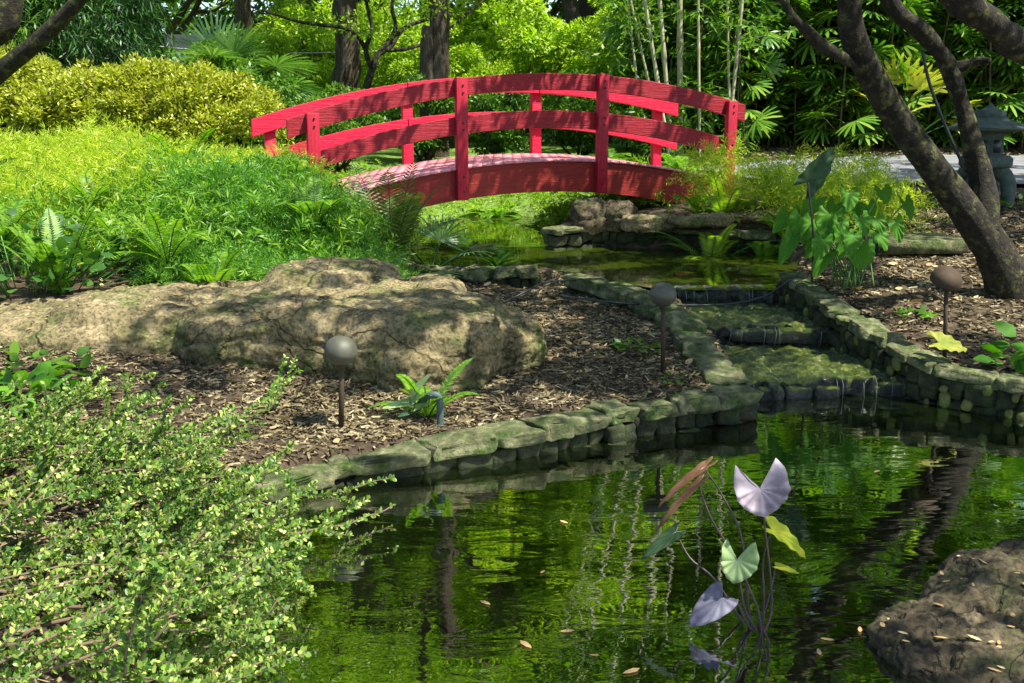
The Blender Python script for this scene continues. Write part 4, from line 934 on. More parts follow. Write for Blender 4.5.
# fan leaf
def fan_into(lv, base, dirv, up, R, nf, spread, w, droop=.25):
    d = nrm(dirv); s = nrm(np.cross(d, up)); u = np.cross(s, d)
    a = np.linspace(-spread, spread, nf) + rng.uniform(-.05, .05, nf)
    dd = d * np.cos(a)[:, None] + s * np.sin(a)[:, None] + u * .1
    lv.add(np.repeat(np.asarray(base, float)[None], nf, 0), dd, np.repeat(u[None], nf, 0), R * (1 - .18 * np.abs(a / spread)) * rng.uniform(.92, 1.05, nf), w, prof=((.3, .75), (.65, 1.0), (.92, .6)), bend=droop)
def fan_palm(name, label, base, n, stem, R, mat, nf=18, spread=2.2, w=.03, el=(.3, 1.2), cat='palm', droop=.25, az=None, trunk=0):
    root = thing(name, label, cat, base); lv = Leaves(); g = Geo(); base = np.asarray(base, float)
    top = base + np.array([0, 0, trunk])
    if trunk: part('trunk', tube_geo([base - [0, 0, .2], top], .13, 12), M['bark'], root, True)
    for k in range(n):
        a = k * 2.4 + rng.uniform(-.3, .3); e = rng.uniform(*el)
        if az: a = rng.uniform(*az)
        d = np.array([math.cos(a) * math.cos(e), math.sin(a) * math.cos(e), math.sin(e)]); tip = top + d * stem * rng.uniform(.7, 1.1)
        g.add(*tube_geo(smooth_path([top, (top + tip) / 2 + [0, 0, .05 * stem], tip], 3), .009 if R < .5 else .015, 5))
        fan_into(lv, tip, nrm(d + np.array([0, 0, -.3])), np.array([0, 0, 1.0]) + rng.normal(0, .35, 3), R * rng.uniform(.8, 1.1), nf, spread, w, droop)
    part('leaves', lv.geo(), M[mat], root); part('stalks', g.geo(), M['lf_dark'], root)
    return root
fan_palm('fan_palm', 'small silvery fan palm at the water edge below the left end of the bridge', b, 7, .4, .34, 'lf_palm', 16, 1.5, .018, (.1, 1.1))
bb = D(240, 95, 19); fan_palm('fan_palm', 'blue green fan palm with large spiky leaves behind the hedge', (bb[0], 19, Hs(bb[0], 19)), 18, .95, .75, 'lf_palm', 28, 2.0, .045, (-.2, 1.2), trunk=1.1)
bb = D(278, 90, 19.5); fan_palm('fan_palm', 'dark feathery palm clump between the fan palm and the rough trunk', (bb[0], 19.5, Hs(bb[0], 19.5)), 26, 1.1, .6, 'lf_mid', 12, 1.4, .07, (.1, 1.3))
# water plant at upper pond
def strap_plant(name, label, base, n, L, w, mat, el=(.7, 1.4), droop=.5, cat='plant', group=None):
    lv = Leaves(); a = rng.uniform(0, 2 * PI, n); e = rng.uniform(*el, n)
    d = np.stack([np.cos(a) * np.cos(e), np.sin(a) * np.cos(e), np.sin(e)], 1)
    lv.add(np.repeat(np.asarray(base, float)[None], n, 0) + rng.normal(0, .01, (n, 3)), d, np.stack([-np.cos(a), -np.sin(a), np.ones(n)], 1), L * rng.uniform(.6, 1.1, n), w, prof=((.25, .6), (.55, 1), (.82, .7)), bend=droop)
    return tag(part(name, lv.geo(), M[mat], None, False, base), label, cat, group)
strap_plant('waterside_plant', 'glossy dark broad-leaved plant rising from the kerb of the upper pond', G(497, 270, .45), 14, .28, .055, 'lf_taro')
strap_plant('waterside_plant', 'small tuft of strappy leaves on the cascade edging', G(640, 348, .28), 16, .09, .02, 'lf_mid', (.2, 1.2))

# ------------------------------------------------------------------ lady palm thicket (right)
def rhapis_proto(mat, seed, h=3.4, n=95):
    root = thing('lady_palm', 'x', 'palm', (0, 0, 0)); lv = Leaves(); g = Geo(); sr = np.random.default_rng(seed)
    for c in range(16):
        bx, by = sr.normal(0, .45, 2); hh = h * sr.uniform(.55, 1.0); lean = sr.normal(0, .16, 2)
        P = np.array([[bx + lean[0] * t, by + lean[1] * t, -.1 + hh * t] for t in np.linspace(0, 1, 6)]); g.add(*tube_geo(P, .017, 6))
        for k in range(n // 4):
            t = sr.uniform(.04, 1.0); p = np.array([bx + lean[0] * t, by + lean[1] * t, hh * t]); a = sr.uniform(0, 2 * PI); e = sr.uniform(-.1, .9)
            d = np.array([math.cos(a) * math.cos(e), math.sin(a) * math.cos(e), math.sin(e)]); tip = p + d * sr.uniform(.25, .5); g.add(*tube_geo([p, tip], .006, 4))
            fan_into(lv, tip, nrm(d + [0, 0, -.35]), np.array([0, 0, 1.0]) + sr.normal(0, .4, 3), sr.uniform(.32, .48), sr.integers(7, 12), 1.6, sr.uniform(.042, .06), .3)
    part('leaves', lv.geo(), M[mat], root); part('canes', g.geo(), M['cane_dark'], root, True)
    return root
rp = rhapis_proto('lf_rhapis', 5)
rs = [(3.9, 18.6, 1.0), (4.9, 18.9, 1.1), (5.9, 18.7, 1.15), (6.9, 19.0, 1.1), (7.9, 18.8, 1.15), (8.9, 18.9, 1.1), (9.9, 18.7, 1.15), (10.9, 19.2, 1.1), (4.4, 20.2, 1.3), (5.8, 20.4, 1.35), (7.2, 20.3, 1.35), (8.6, 20.5, 1.35), (10.0, 20.4, 1.4), (11.4, 20.4, 1.4), (3.2, 19.8, 1.1)]
rd = ['at the left end of the front row beside the canes', 'second in the front row from the canes', 'third in the front row from the canes', 'in the front row left of the leaning tree', 'in the front row behind the leaning trunk', 'in the front row between the trunk and the lantern', 'in the front row behind the stone lantern', 'at the right end of the front row',
      'in the back row behind the canes', 'second in the back row from the canes', 'third in the back row from the canes', 'in the back row above the leaning trunk', 'in the back row above the lantern', 'at the right end of the back row', 'behind the bamboo canes near the bridge end']
for i, (x, y, s) in enumerate(rs): place(rp, i, (x, y, Hs(x, y)), i * 1.9, (s, s, s), 'dark green lady palm clump ' + rd[i], 'lady palms beyond the path')
ry = fan_palm('lady_palm', 'yellowing lady palm catching the sun beyond the path near the leaning trunk', (D(900, 150, 17.9)[0], 17.9, Hs(D(900, 150, 17.9)[0], 17.9)), 18, 1.3, .5, 'lf_rhapis_y', 9, 1.5, .07, (.5, 1.5), droop=.3)
# backdrop shrubs behind palms
tD = make_tree('shrub', 'x', 'shrub', 4.6, .06, 0, 2.0, 90, 260, .15, .07, 'lf_dark', 77, bush=True, clr=.6)
for i, (x, y, s, l_) in enumerate([(4.5, 22.5, 1.1, 'behind the canes'), (7.3, 22.8, 1.2, 'behind the middle of the palm thicket'), (10.2, 22.6, 1.2, 'behind the leaning tree'), (13.5, 22, 1.3, 'behind the right end of the palm thicket'), (17, 20, 1.4, 'off beyond the path on the right'), (-11.2, 21.5, 1.0, 'above the hedge at the far left')]):
    place(tD, i, (x, y, Hs(x, y)), i, s, 'tall dark leafy shrub ' + l_, 'dark shrubs at the back')

# bamboo canes
root = thing('bamboo', 'group of tall thin pale bamboo canes behind the right end of the bridge', 'bamboo', gp(3.0, 17))
for (x0, y0, x1, y1, r, Y) in [(672, 150, 655, -40, .035, 17), (650, 90, 620, -40, .02, 17.5), (662, 110, 640, -30, .03, 16.5), (680, 130, 682, -60, .05, 17.5), (700, 160, 697, -40, .022, 16.8), (730, 125, 722, -40, .02, 17.2), (728, 140, 748, -30, .028, 17), (637, 80, 622, -60, .018, 18)]:
    a, b_ = D(x0, y0, Y), D(x1, y1, Y); a2 = a + (a - b_) * ((a[2] - Hs(a[0], Y) + .1) / (b_[2] - a[2])); top = a + (b_ - a) * 3
    P = np.array([a2 + (top - a2) * t for t in np.linspace(0, 1, 40)]); P[:, 0] += np.linspace(0, 1, 40) ** 2 * rng.normal(0, .4)
    R = np.full(40, r); R[::4] *= 1.25
    part('cane', tube_geo(P, R, 8), M['cane'], root, True)
lv = Leaves(); C = np.array([D(rng.uniform(600, 780), rng.uniform(-160, 60), rng.uniform(16, 18)) for _ in range(60)] + [D(rng.uniform(640, 720), rng.uniform(90, 170), rng.uniform(16.5, 17.5)) for _ in range(14)])
clump_leaves(lv, C, np.full(len(C), .35), 40, .17, .04, .8, .5); part('foliage', lv.geo(), M['lf_mid'], root)

# weeping bamboo / dark clump top left
def dark_clump(label, px, Y, n, rr, zc, L, Wd, mat):
    c = D(px, 60, Y); z = Hs(c[0], Y); root = thing('bamboo', label, 'bamboo', (c[0], Y, z)); g = Geo()
    for k in range(14):
        a = rng.uniform(0, 6.28); q = smooth_path([(c[0] + .2 * math.cos(a), Y + .2 * math.sin(a), z), (c[0] + .5 * math.cos(a), Y + .5 * math.sin(a), z + 2.2), (c[0] + 1.5 * math.cos(a), Y + 1.2 * math.sin(a), z + 3.6)], 6); g.add(*tube_geo(q, .02, 6))
    part('canes', g.geo(), M['cane'], root, True)
    d = rdir(n, -.9, 1); C = np.array([c[0], Y, zc]) + d * np.array([rr, rr * .7, rr * .85]) * rng.uniform(.4, 1, (n, 1)) ** .5
    lv = Leaves(); clump_leaves(lv, C, rng.uniform(.2, .4, n), 70, L, Wd, 1, .9); part('foliage', lv.geo(), M[mat], root)
dark_clump('dark weeping bamboo clump above the middle of the hedge', 85, 18.5, 200, 1.45, 3.2, .2, .03, 'lf_dark')
dark_clump('dark bamboo clump at the top left corner', -10, 18, 150, 1.6, 3.6, .2, .03, 'lf_mid')

# ------------------------------------------------------------------ dark leaning tree on the right, with crown above the frame
base = G(1012, 292, .43); base[2] = Hs(base[0], base[1]); YB = base[1]
rt = thing('leaning_tree', 'dark lichen-spotted tree with leaning forked trunk on the right of the cascade', 'tree', base)
def px_path(pts, k=6): return smooth_path([D(a, b, YB + dy) for a, b, dy in pts], k)
def pt_tube(pts, r, n=14, k=6):
    P = px_path(pts, k); R = np.interp(np.linspace(0, 1, len(P)), np.linspace(0, 1, len(r)), r); V, Fs = tube_geo(P, R, n)
    c = np.repeat(P, n, 0); d = nrm(V - c); nn = fnoise(V, 4, 2.2, 4); return V + d * (nn * .03)[:, None] * np.repeat(R / R.max(), n)[:, None], Fs
part('trunk', pt_tube([(1030, 330, 0), (1010, 285, 0), (990, 245, 0), (962, 205, 0), (928, 160, -.05), (895, 115, -.1), (868, 70, -.2), (852, 30, -.3), (848, -20, -.4), (835, -120, -.6), (800, -240, -.9)], [.30, .18, .14, .12, .11, .102, .097, .09, .08, .06, .04]), M['bark_dark'], rt, True)
for pts, r in [([(985, 232, -.02), (984, 190, .05), (975, 150, .1), (963, 110, .15), (950, 70, .15), (925, 35, .1), (893, 5, 0), (870, -60, -.2), (860, -150, -.5)], [.11, .09, .075, .07, .07, .066, .06, .05, .03]),
               ([(872, 78, -.2), (850, 62, -.3), (825, 48, -.4), (800, 25, -.5), (780, -5, -.6), (760, -70, -.8)], [.04, .038, .035, .03, .025, .015]),
               ([(1100, 85, -.6), (1024, 48, -.8), (985, 18, -1), (950, -8, -1.1), (900, -70, -1.3)], [.10, .095, .085, .075, .05]),
               ([(950, 70, .15), (975, 62, .1), (990, 60, .0)], [.05, .04, .02])]:
    part('branch', pt_tube(pts, r, 12), M['bark_dark'], rt, True)
P = px_path([(922, 50, .1), (930, 85, .1), (945, 125, .1), (966, 172, .1)]); part('vine', tube_geo(P, .012, 6), M['rubber'], rt, True)
def crown_over(root, centre, rad, n, per, L, Wd, mat, seed, zmin, rmask=None, cr=.35):
    sr = np.random.default_rng(seed); C = []
    while len(C) < n:
        d = rdir(1)[0]; q = np.array(centre) + d * np.array(rad) * sr.uniform(.1, 1) ** .45
        if q[2] - cr > zmin + max(0, (q[1] - 0) * .1123) and (rmask is None or rmask(q)): C.append(q)
    lv = Leaves(); clump_leaves(lv, np.array(C), sr.uniform(.6, 1.2, n) * cr, per, L, Wd, .6, .4)
    part('crown', lv.geo(), M[mat], root)
crown_over(rt, (2.9, 8.9, 4.7), (3.3, 2.9, 1.6), 150, 150, .12, .055, 'lf_mid', 5, 1.85)
# tree standing off to the right of the camera whose crown shades the pond and the bed
ot = thing('tree', 'tree right of the camera whose leafy crown hangs over the pond', 'tree', gp(6.6, 1.6))
part('trunk', tube_geo(smooth_path([gp(6.6, 1.6, -.2), (6.4, 1.7, 1.8), (5.6, 2.0, 3.6), (4.0, 2.6, 5.0), (2.0, 3.2, 5.6)], 5), np.linspace(.24, .06, 21), 14), M['bark_dark'], ot, True)
SHX, SHY = SUN[0] / SUN[2], SUN[1] / SUN[2]
def shadow_xy(q, z=.2): h = q[2] - z; return q[0] - SHX * h, q[1] - SHY * h
def shade_ok(q):
    x, y = shadow_xy(q)
    if x < .0 and y < 5.3: return False           # lets sun reach the foreground shrub
    if x < -1.2 and y > 7.5: return False
    return True
crown_over(ot, (3.4, 3.4, 5.8), (3.6, 2.9, 1.6), 120, 150, .12, .06, 'lf_mid', 15, 2.4, shade_ok)
# crown of a tree standing beyond the right edge, shading the path
nt2 = thing('tree', 'tree beyond the right edge whose crown shades the path and the lantern', 'tree', gp(10.5, 9.5))
part('trunk', tube_geo(smooth_path([gp(10.5, 9.5, -.2), (10.3, 9.6, 2.5), (9.9, 10, 5), (9.2, 10.6, 7)], 5), np.linspace(.3, .1, 16), 14), M['bark_dark'], nt2, True)
crown_over(nt2, (9.2, 10.8, 6.6), (4.6, 3.6, 2.0), 170, 150, .14, .07, 'lf_mid', 25, 3.0)
# left branch
lt = thing('tree', 'tree at the top left corner with a dark bare branch reaching over the hedge', 'tree', gp(-6.6, 9.5))
P = smooth_path([D(-80, 170, 9.5), D(-40, 110, 9.5), D(0, 72, 9.5), D(30, 48, 9.4), D(60, 20, 9.3), D(82, -5, 9.2), D(110, -60, 9.0)], 5)
part('branch', tube_geo(P, np.interp(np.linspace(0, 1, len(P)), [0, 1], [.10, .05]), 10), M['bark_dark'], lt, True)
P = smooth_path([(-6.6, 9.5, .7), D(-130, 150, 9.5), D(-60, 60, 9.5), D(-5, 30, 9.5), D(8, 10, 9.5), D(12, -40, 9.5), D(0, -120, 9.5)], 5)
part('trunk', tube_geo(P, np.linspace(.2, .08, len(P)), 12), M['bark_dark'], lt, True)
C = np.array([(rng.uniform(-7.5, -4.2), rng.uniform(7.5, 10.5), rng.uniform(3.6, 5.2)) for _ in range(40)]); lv = Leaves(); clump_leaves(lv, C, np.full(40, .35), 90, .12, .05)
part('crown', lv.geo(), M['lf_mid'], lt)

# ------------------------------------------------------------------ taro plants
def heart(att, tip, nhint, Wd, cup=.18, lobe=.38, wav=.055, seed=0):
    """heart-shaped blade: att = where the stalk joins, tip = leaf tip"""
    att = np.asarray(att, float); tip = np.asarray(tip, float); ax = tip - att; L = np.linalg.norm(ax); d = ax / L
    s = nrm(np.cross(d, nhint)); u = np.cross(s, d)
    m = 26; nr = 6
    T = np.linspace(-PI, PI, 2 * m + 1)     # 0 = tip, +-pi = notch
    prof = []
    for a in T:
        k = abs(a) / PI
        # half-width / position of outline
        if k < .62: t = 1 - (k / .62) ** 1.25; y = math.sin((k / .62) ** .95 * PI * .5) ** 1.0
        else:
            q = (k - .62) / .38; t = -lobe * math.sin(q * PI * .62) / .93; y = math.cos(q * PI / 2) ** .55 * (1 - .0 * q)
            if q > .55: t = -lobe * (1 - ((q - .55) / .45) ** 2)
        prof.append((t, y * (1 if a >= 0 else -1)))
    V = [att]; Fs3 = []; Fs4 = []
    for r in range(1, nr + 1):
        f = r / nr
        for i, (t, y) in enumerate(prof):
            x = t * L * f; yy = y * Wd / 2 * f
            z = cup * Wd * (abs(y) * f) ** 1.5 + wav * Wd * math.sin(i * 1.3 + seed) * f * f - .25 * L * max(0, t * f) ** 2 * .5 - .005 * Wd * (i % 5 == 0)
            V.append(att + d * x + s * yy + u * z)
    n = len(prof)
    for i in range(n - 1): Fs3.append([0, 1 + i, 2 + i])
    for r in range(nr - 1):
        for i in range(n - 1): a = 1 + r * n + i; Fs4.append([a, a + n, a + n + 1, a + 1])
    return np.array(V), [np.array(Fs3), np.array(Fs4)]
def tmat(name, c1, c2, tr=.3):
    m, n, l, b, out = newmat(name); tc = n.new('ShaderNodeTexCoord'); nz = n.new('ShaderNodeTexNoise'); nz.inputs['Scale'].default_value = 14; nz.inputs['Detail'].default_value = 5; l.new(tc.outputs['Object'], nz.inputs['Vector'])
    r = ramp(n, [(.35, c1), (.65, c2)]); l.new(nz.outputs['Fac'], r.inputs[0]); l.new(r.outputs[0], b.inputs['Base Color']); b.inputs['Roughness'].default_value = .65; b.inputs['Specular IOR Level'].default_value = .2
    t = n.new('ShaderNodeBsdfTranslucent'); l.new(r.outputs[0], t.inputs[0]); mx = n.new('ShaderNodeMixShader'); mx.inputs[0].default_value = tr
    l.new(b.outputs[0], mx.inputs[1]); l.new(t.outputs[0], mx.inputs[2]); l.new(mx.outputs[0], out.inputs[0]); return m
M['violet'] = tmat('violet_leaf', (.24, .19, .22), (.50, .44, .47)); M['violetd'] = tmat('grey_violet_leaf', (.13, .125, .17), (.28, .27, .32)); M['palegreen'] = tmat('pale_green_leaf', (.16, .26, .09), (.34, .46, .2))
M['yellowleaf'] = tmat('yellow_green_leaf', (.30, .42, .03), (.55, .55, .05), .45); M['maroon'] = tmat('maroon_leaf', (.12, .06, .03), (.22, .12, .06)); M['darkgreenleaf'] = tmat('dark_green_leaf', (.02, .055, .02), (.05, .10, .04)); M['fadedleaf'] = tmat('faded_leaf', (.14, .18, .02), (.28, .28, .04), .2)
M['vein'] = plain('leaf_vein', (.42, .36, .36), .5)
M['stalk'] = plain('purple_stalk', (.06, .035, .035), .4); M['gstalk'] = plain('green_stalk', (.08, .2, .04), .5)
pb = G(762, 630, 0); Yp = pb[1]
pt_ = thing('taro_plant', 'violet and green taro plant standing in the lower pond', 'plant', pb)
up_cam = np.array([0, -1.0, .3])
for (ax, ay, tx, ty, Wp, mat, nh, dy0, dy1, cup, via) in [
    (770, 516, 768, 466, 62, 'violet', (0, -1, .3), 0, .08, -.05, None),
    (742, 600, 728, 543, 1, None, None, 0, 0, 0, None)]:
    pass
def taro_leaf(att, tip, wpx, mat, nh, via=None, dya=0., dyt=0., cup=.18, stalk='stalk', r=.0038, lobe=.38):
    A = D(att[0], att[1], Yp + dya); T = D(tip[0], tip[1], Yp + dyt); W_ = wpx / F * Yp
    hv, hf = heart(A, T, np.array(nh, float), W_, cup, lobe, seed=att[0] * .37)
    lf = part('leaf', (hv, hf), M[mat], pt_, True)
    sm_ = lf.modifiers.new('thickness', 'SOLIDIFY'); sm_.thickness = .0025
    vg = Geo(); nn = (len(hv) - 1) // 6
    for i in range(2, nn - 1, 6):
        P = np.array([hv[0]] + [hv[1 + r * nn + i] for r in range(6)]) + nrm(np.array(nh, float)) * .001; vg.add(*tube_geo(P, np.linspace(.0016, .0005, 7), 5))
    part('veins', vg.geo(), M['vein'], lf, True)
    pts = [pb + rng.normal(0, .012, 3) * [1, 1, 0] - [0, 0, .02]] + ([D(v[0], v[1], Yp + v[2]) for v in via] if via else []) + [A]
    part('stalk', tube_geo(smooth_path(pts, 5), np.linspace(r * 1.5, r * .7, (len(pts) - 1) * 5 + 1), 8), M[stalk], pt_, True)
taro_leaf((760, 489), (766, 517), 58, 'violet', (0, -1, .25), [(772, 600, 0)], 0, -.03, .22, lobe=1.0)
taro_leaf((737, 560), (735, 584), 42, 'palegreen', (0.1, -1, .3), [(758, 610, 0), (750, 590, .02)], 0, -.03, .2, lobe=.85)
taro_leaf((722, 598), (690, 625), 34, 'violetd', (-.3, -1, .7), [(748, 625, 0), (735, 600, .0)], 0, -.05, .15, lobe=.25)
taro_leaf((772, 530), (810, 556), 26, 'yellowleaf', (.2, -.5, 1), [(764, 600, .03), (763, 560, .06)], .06, .05, .2, lobe=.3)
taro_leaf((698, 484), (652, 527), 13, 'maroon', (-.5, -.3, 1), [(745, 610, .05), (735, 560, .1), (712, 520, .15)], .2, .15, .1, lobe=.25)
taro_leaf((704, 468), (655, 502), 15, 'maroon', (-.5, -.3, 1), [(750, 620, .05), (742, 540, .12), (722, 495, .2)], .25, .2, .15, lobe=.25)
taro_leaf((676, 532), (641, 558), 17, 'darkgreenleaf', (-.3, -.8, .6), [(748, 630, .05), (715, 580, .1), (690, 558, .15)], .2, .15, .1, lobe=.2)
taro_leaf((776, 566), (800, 572), 9, 'yellowleaf', (0, -.5, 1), [(768, 600, .03)], .05, .03, .1, lobe=.1)
lv = Leaves()
cr = thing('taro_plant', 'leafy green taro clump on the stone edging above the cascade', 'plant', G(845, 282, .52))
cb = np.array(cr.location); Yc = cb[1]
def cleaf(ax, ay, tx, ty, wp, dy, mat='lf_taro', nh=(0, -1, .5)):
    A = D(ax, ay, Yc + dy); T = D(tx, ty, Yc + dy - .08)
    part('leaf', heart(A, A + (T - A) * .88, np.array(nh, float), .86 * wp / F * Yc, .12, .4), M[mat], cr, True)
    b0 = cb + np.array([rng.normal(0, .06), rng.normal(0, .05), -.03]); mid = (b0 + A) / 2 + np.array([(A[0] - b0[0]) * -.12, 0, .05])
    part('stalk', tube_geo(smooth_path([b0, mid, A], 5), .006, 6), M['gstalk'], cr, True)
for q in [(848, 193, 850, 214, 26, 0), (882, 190, 888, 205, 22, .1), (905, 202, 914, 222, 20, .1), (830, 215, 822, 240, 28, -.1), (800, 218, 788, 250, 24, 0), (818, 232, 806, 262, 24, -.15), (860, 218, 868, 238, 24, -.1), (843, 236, 842, 262, 26, -.2),
          (876, 232, 890, 252, 24, -.05), (858, 250, 862, 274, 24, -.25), (792, 238, 778, 268, 20, -.05), (835, 205, 828, 222, 20, .1), (815, 200, 800, 222, 22, .15), (825, 255, 812, 280, 20, -.2), (868, 205, 874, 218, 18, .1), (786, 215, 772, 235, 18, .1), (895, 222, 902, 245, 18, .0),
          (840, 222, 836, 245, 20, -.15), (852, 236, 850, 258, 22, -.3), (812, 222, 802, 246, 22, -.1), (822, 240, 816, 264, 22, -.25), (866, 246, 872, 268, 20, -.2), (876, 218, 884, 236, 18, 0), (854, 206, 858, 222, 18, .15)]:
    cleaf(*q, nh=(rng.uniform(-.5, .5), -1, rng.uniform(.3, 1.2)))
ta = thing('taro_plant', 'single tall dark upright taro leaf standing left of the green clump', 'plant', G(812, 280, .52))
A = D(814, 186, Yc - .25); T = D(838, 147, Yc - .2)
A2 = D(808, 182, Yc - .25)
part('leaf', heart(A2, T, np.array([.5, -1, .2]), 26 / F * Yc, .1, .3), M['darkgreenleaf'], ta, True)
part('stalk', tube_geo(smooth_path([np.array(ta.location) - [0, 0, .05], D(813, 235, Yc - .25), A2], 5), .008, 8), M['stalk'], ta, True)
# seedling and yellow leaf
sd_ = thing('seedling', 'young broad-leaved seedling with pale oval leaves next to the small fern', 'plant', gp(*G(405, 418, .17)[:2])); sy = sd_.location[1]
for (ax, ay, tx, ty, w, m) in [(411, 395, 428, 374, 9, 'palegreen'), (408, 402, 382, 407, 9, 'palegreen'), (411, 402, 421, 394, 10, 'palegreen'), (415, 408, 428, 403, 7, 'palegreen'), (410, 412, 398, 416, 6, 'darkgreenleaf'), (409, 392, 400, 389, 5, 'yellowleaf')]:
    A = D(ax, ay, sy); T = D(tx, ty, sy - .05); part('leaf', heart(A, T, np.array([0, -1, .8]), w / F * sy, .1, .1), M[m], sd_, True)
part('stem', tube_geo([np.array(sd_.location) - [0, 0, .02], D(410, 392, sy)], .004, 6), M['gstalk'], sd_, True)
A = G(938, 350, .34); tag(part('fallen_leaf', heart(A + [0, 0, .05], A + np.array([.18, -.02, .02]), np.array([0, -.6, 1.]), .16, .1, .4), M['fadedleaf'], None, True), 'large yellow green leaf lying at the foot of the half-dome light', 'leaf')

# broadleaf plants: left edge & right edge
def broadleaf(label, base, n, L, Wd, mat, el=(.2, 1.1), spread=.25, name='leafy_plant', h=.2):
    root = thing(name, label, 'plant', base); lv = Leaves(); base = np.asarray(base, float); a = rng.uniform(0, 2 * PI, n); rr = spread * np.sqrt(rng.uniform(0, 1, n))
    B = base + np.stack([rr * np.cos(a), rr * np.sin(a), rng.uniform(.2, 1, n) * h * (1 - .5 * rr / spread)], 1)
    e = rng.uniform(*el, n); d = np.stack([np.cos(a) * np.cos(e), np.sin(a) * np.cos(e), np.sin(e) - .3], 1)
    lv.add(B, d, np.array([0, 0, 1.0]) + rng.normal(0, .4, (n, 3)), L * rng.uniform(.6, 1.2, n), Wd * rng.uniform(.8, 1.1, n), prof=((.12, .55), (.35, 1), (.65, .85), (.88, .4)), bend=.25)
    part('leaves', lv.geo(), M[mat], root)
    g = Geo()
    if n < 65: return
    for k in range(0, n, 3): g.add(*tube_geo([base + np.array([rr[k] * .6 * math.cos(a[k]), rr[k] * .6 * math.sin(a[k]), -.02]), B[k]], .004, 5))
    part('stems', g.geo(), M['gstalk'], root)
for lab, px, py, z, n, L, Wd, m, sp_, h in [('dark glossy leafy plant at the left end of the big boulder', 30, 285, .55, 300, .14, .08, 'lf_dark', .75, .6), ('green leafy weed on the mulch in front of the left end of the boulder', 30, 375, .33, 60, .11, .06, 'lf_mid', .35, .14),
                                       ('broad bright leaves at the left edge above the foreground shrub', 15, 400, .3, 40, .15, .09, 'lf_taro', .25, .12), ('weed on the mulch right of the left edge plants', 75, 345, .3, 30, .08, .045, 'lf_mid', .2, .1),
                                       ('leafy stem at the right edge above the cobbled edging', 1015, 355, .3, 22, .14, .1, 'lf_taro', .12, .28), ('low weed at the foot of the half-dome light', 915, 310, .4, 26, .07, .035, 'lf_taro', .1, .08), ('small weed on the mulch beside the round brown light', 636, 345, .28, 40, .06, .035, 'lf_mid', .16, .07),
                                       ('tiny weed in the mulch bed by the edging corner', 670, 380, .2, 18, .05, .03, 'lf_mid', .08, .05), ('low green weeds beside the path left of the lantern', 905, 200, .82, 70, .1, .05, 'lf_mid', .5, .08), ('low green weeds right of the stone lantern', 1015, 205, .82, 60, .1, .05, 'lf_mid', .4, .08)]:
    q = G(px, py, z); broadleaf(lab, gp(q[0], q[1]), n, L, Wd, m, spread=sp_, h=h)
q = gp(*G(20, 300, .55)[:2]); fern('upright sword ferns behind the dark leafy plant on the left', q + [.1, .4, 0], 12, .9, 'lf_fern', pl=.09, npin=34, pw=.022, el=(.9, 1.4), droop=.3)
q = gp(*G(175, 300, .55)[:2]); fern('bright sword ferns along the back of the boulder on the left', q + [.1, .5, 0], 16, .7, 'lf_fern', pl=.08, npin=34, pw=.018, el=(.6, 1.3), droop=.45)

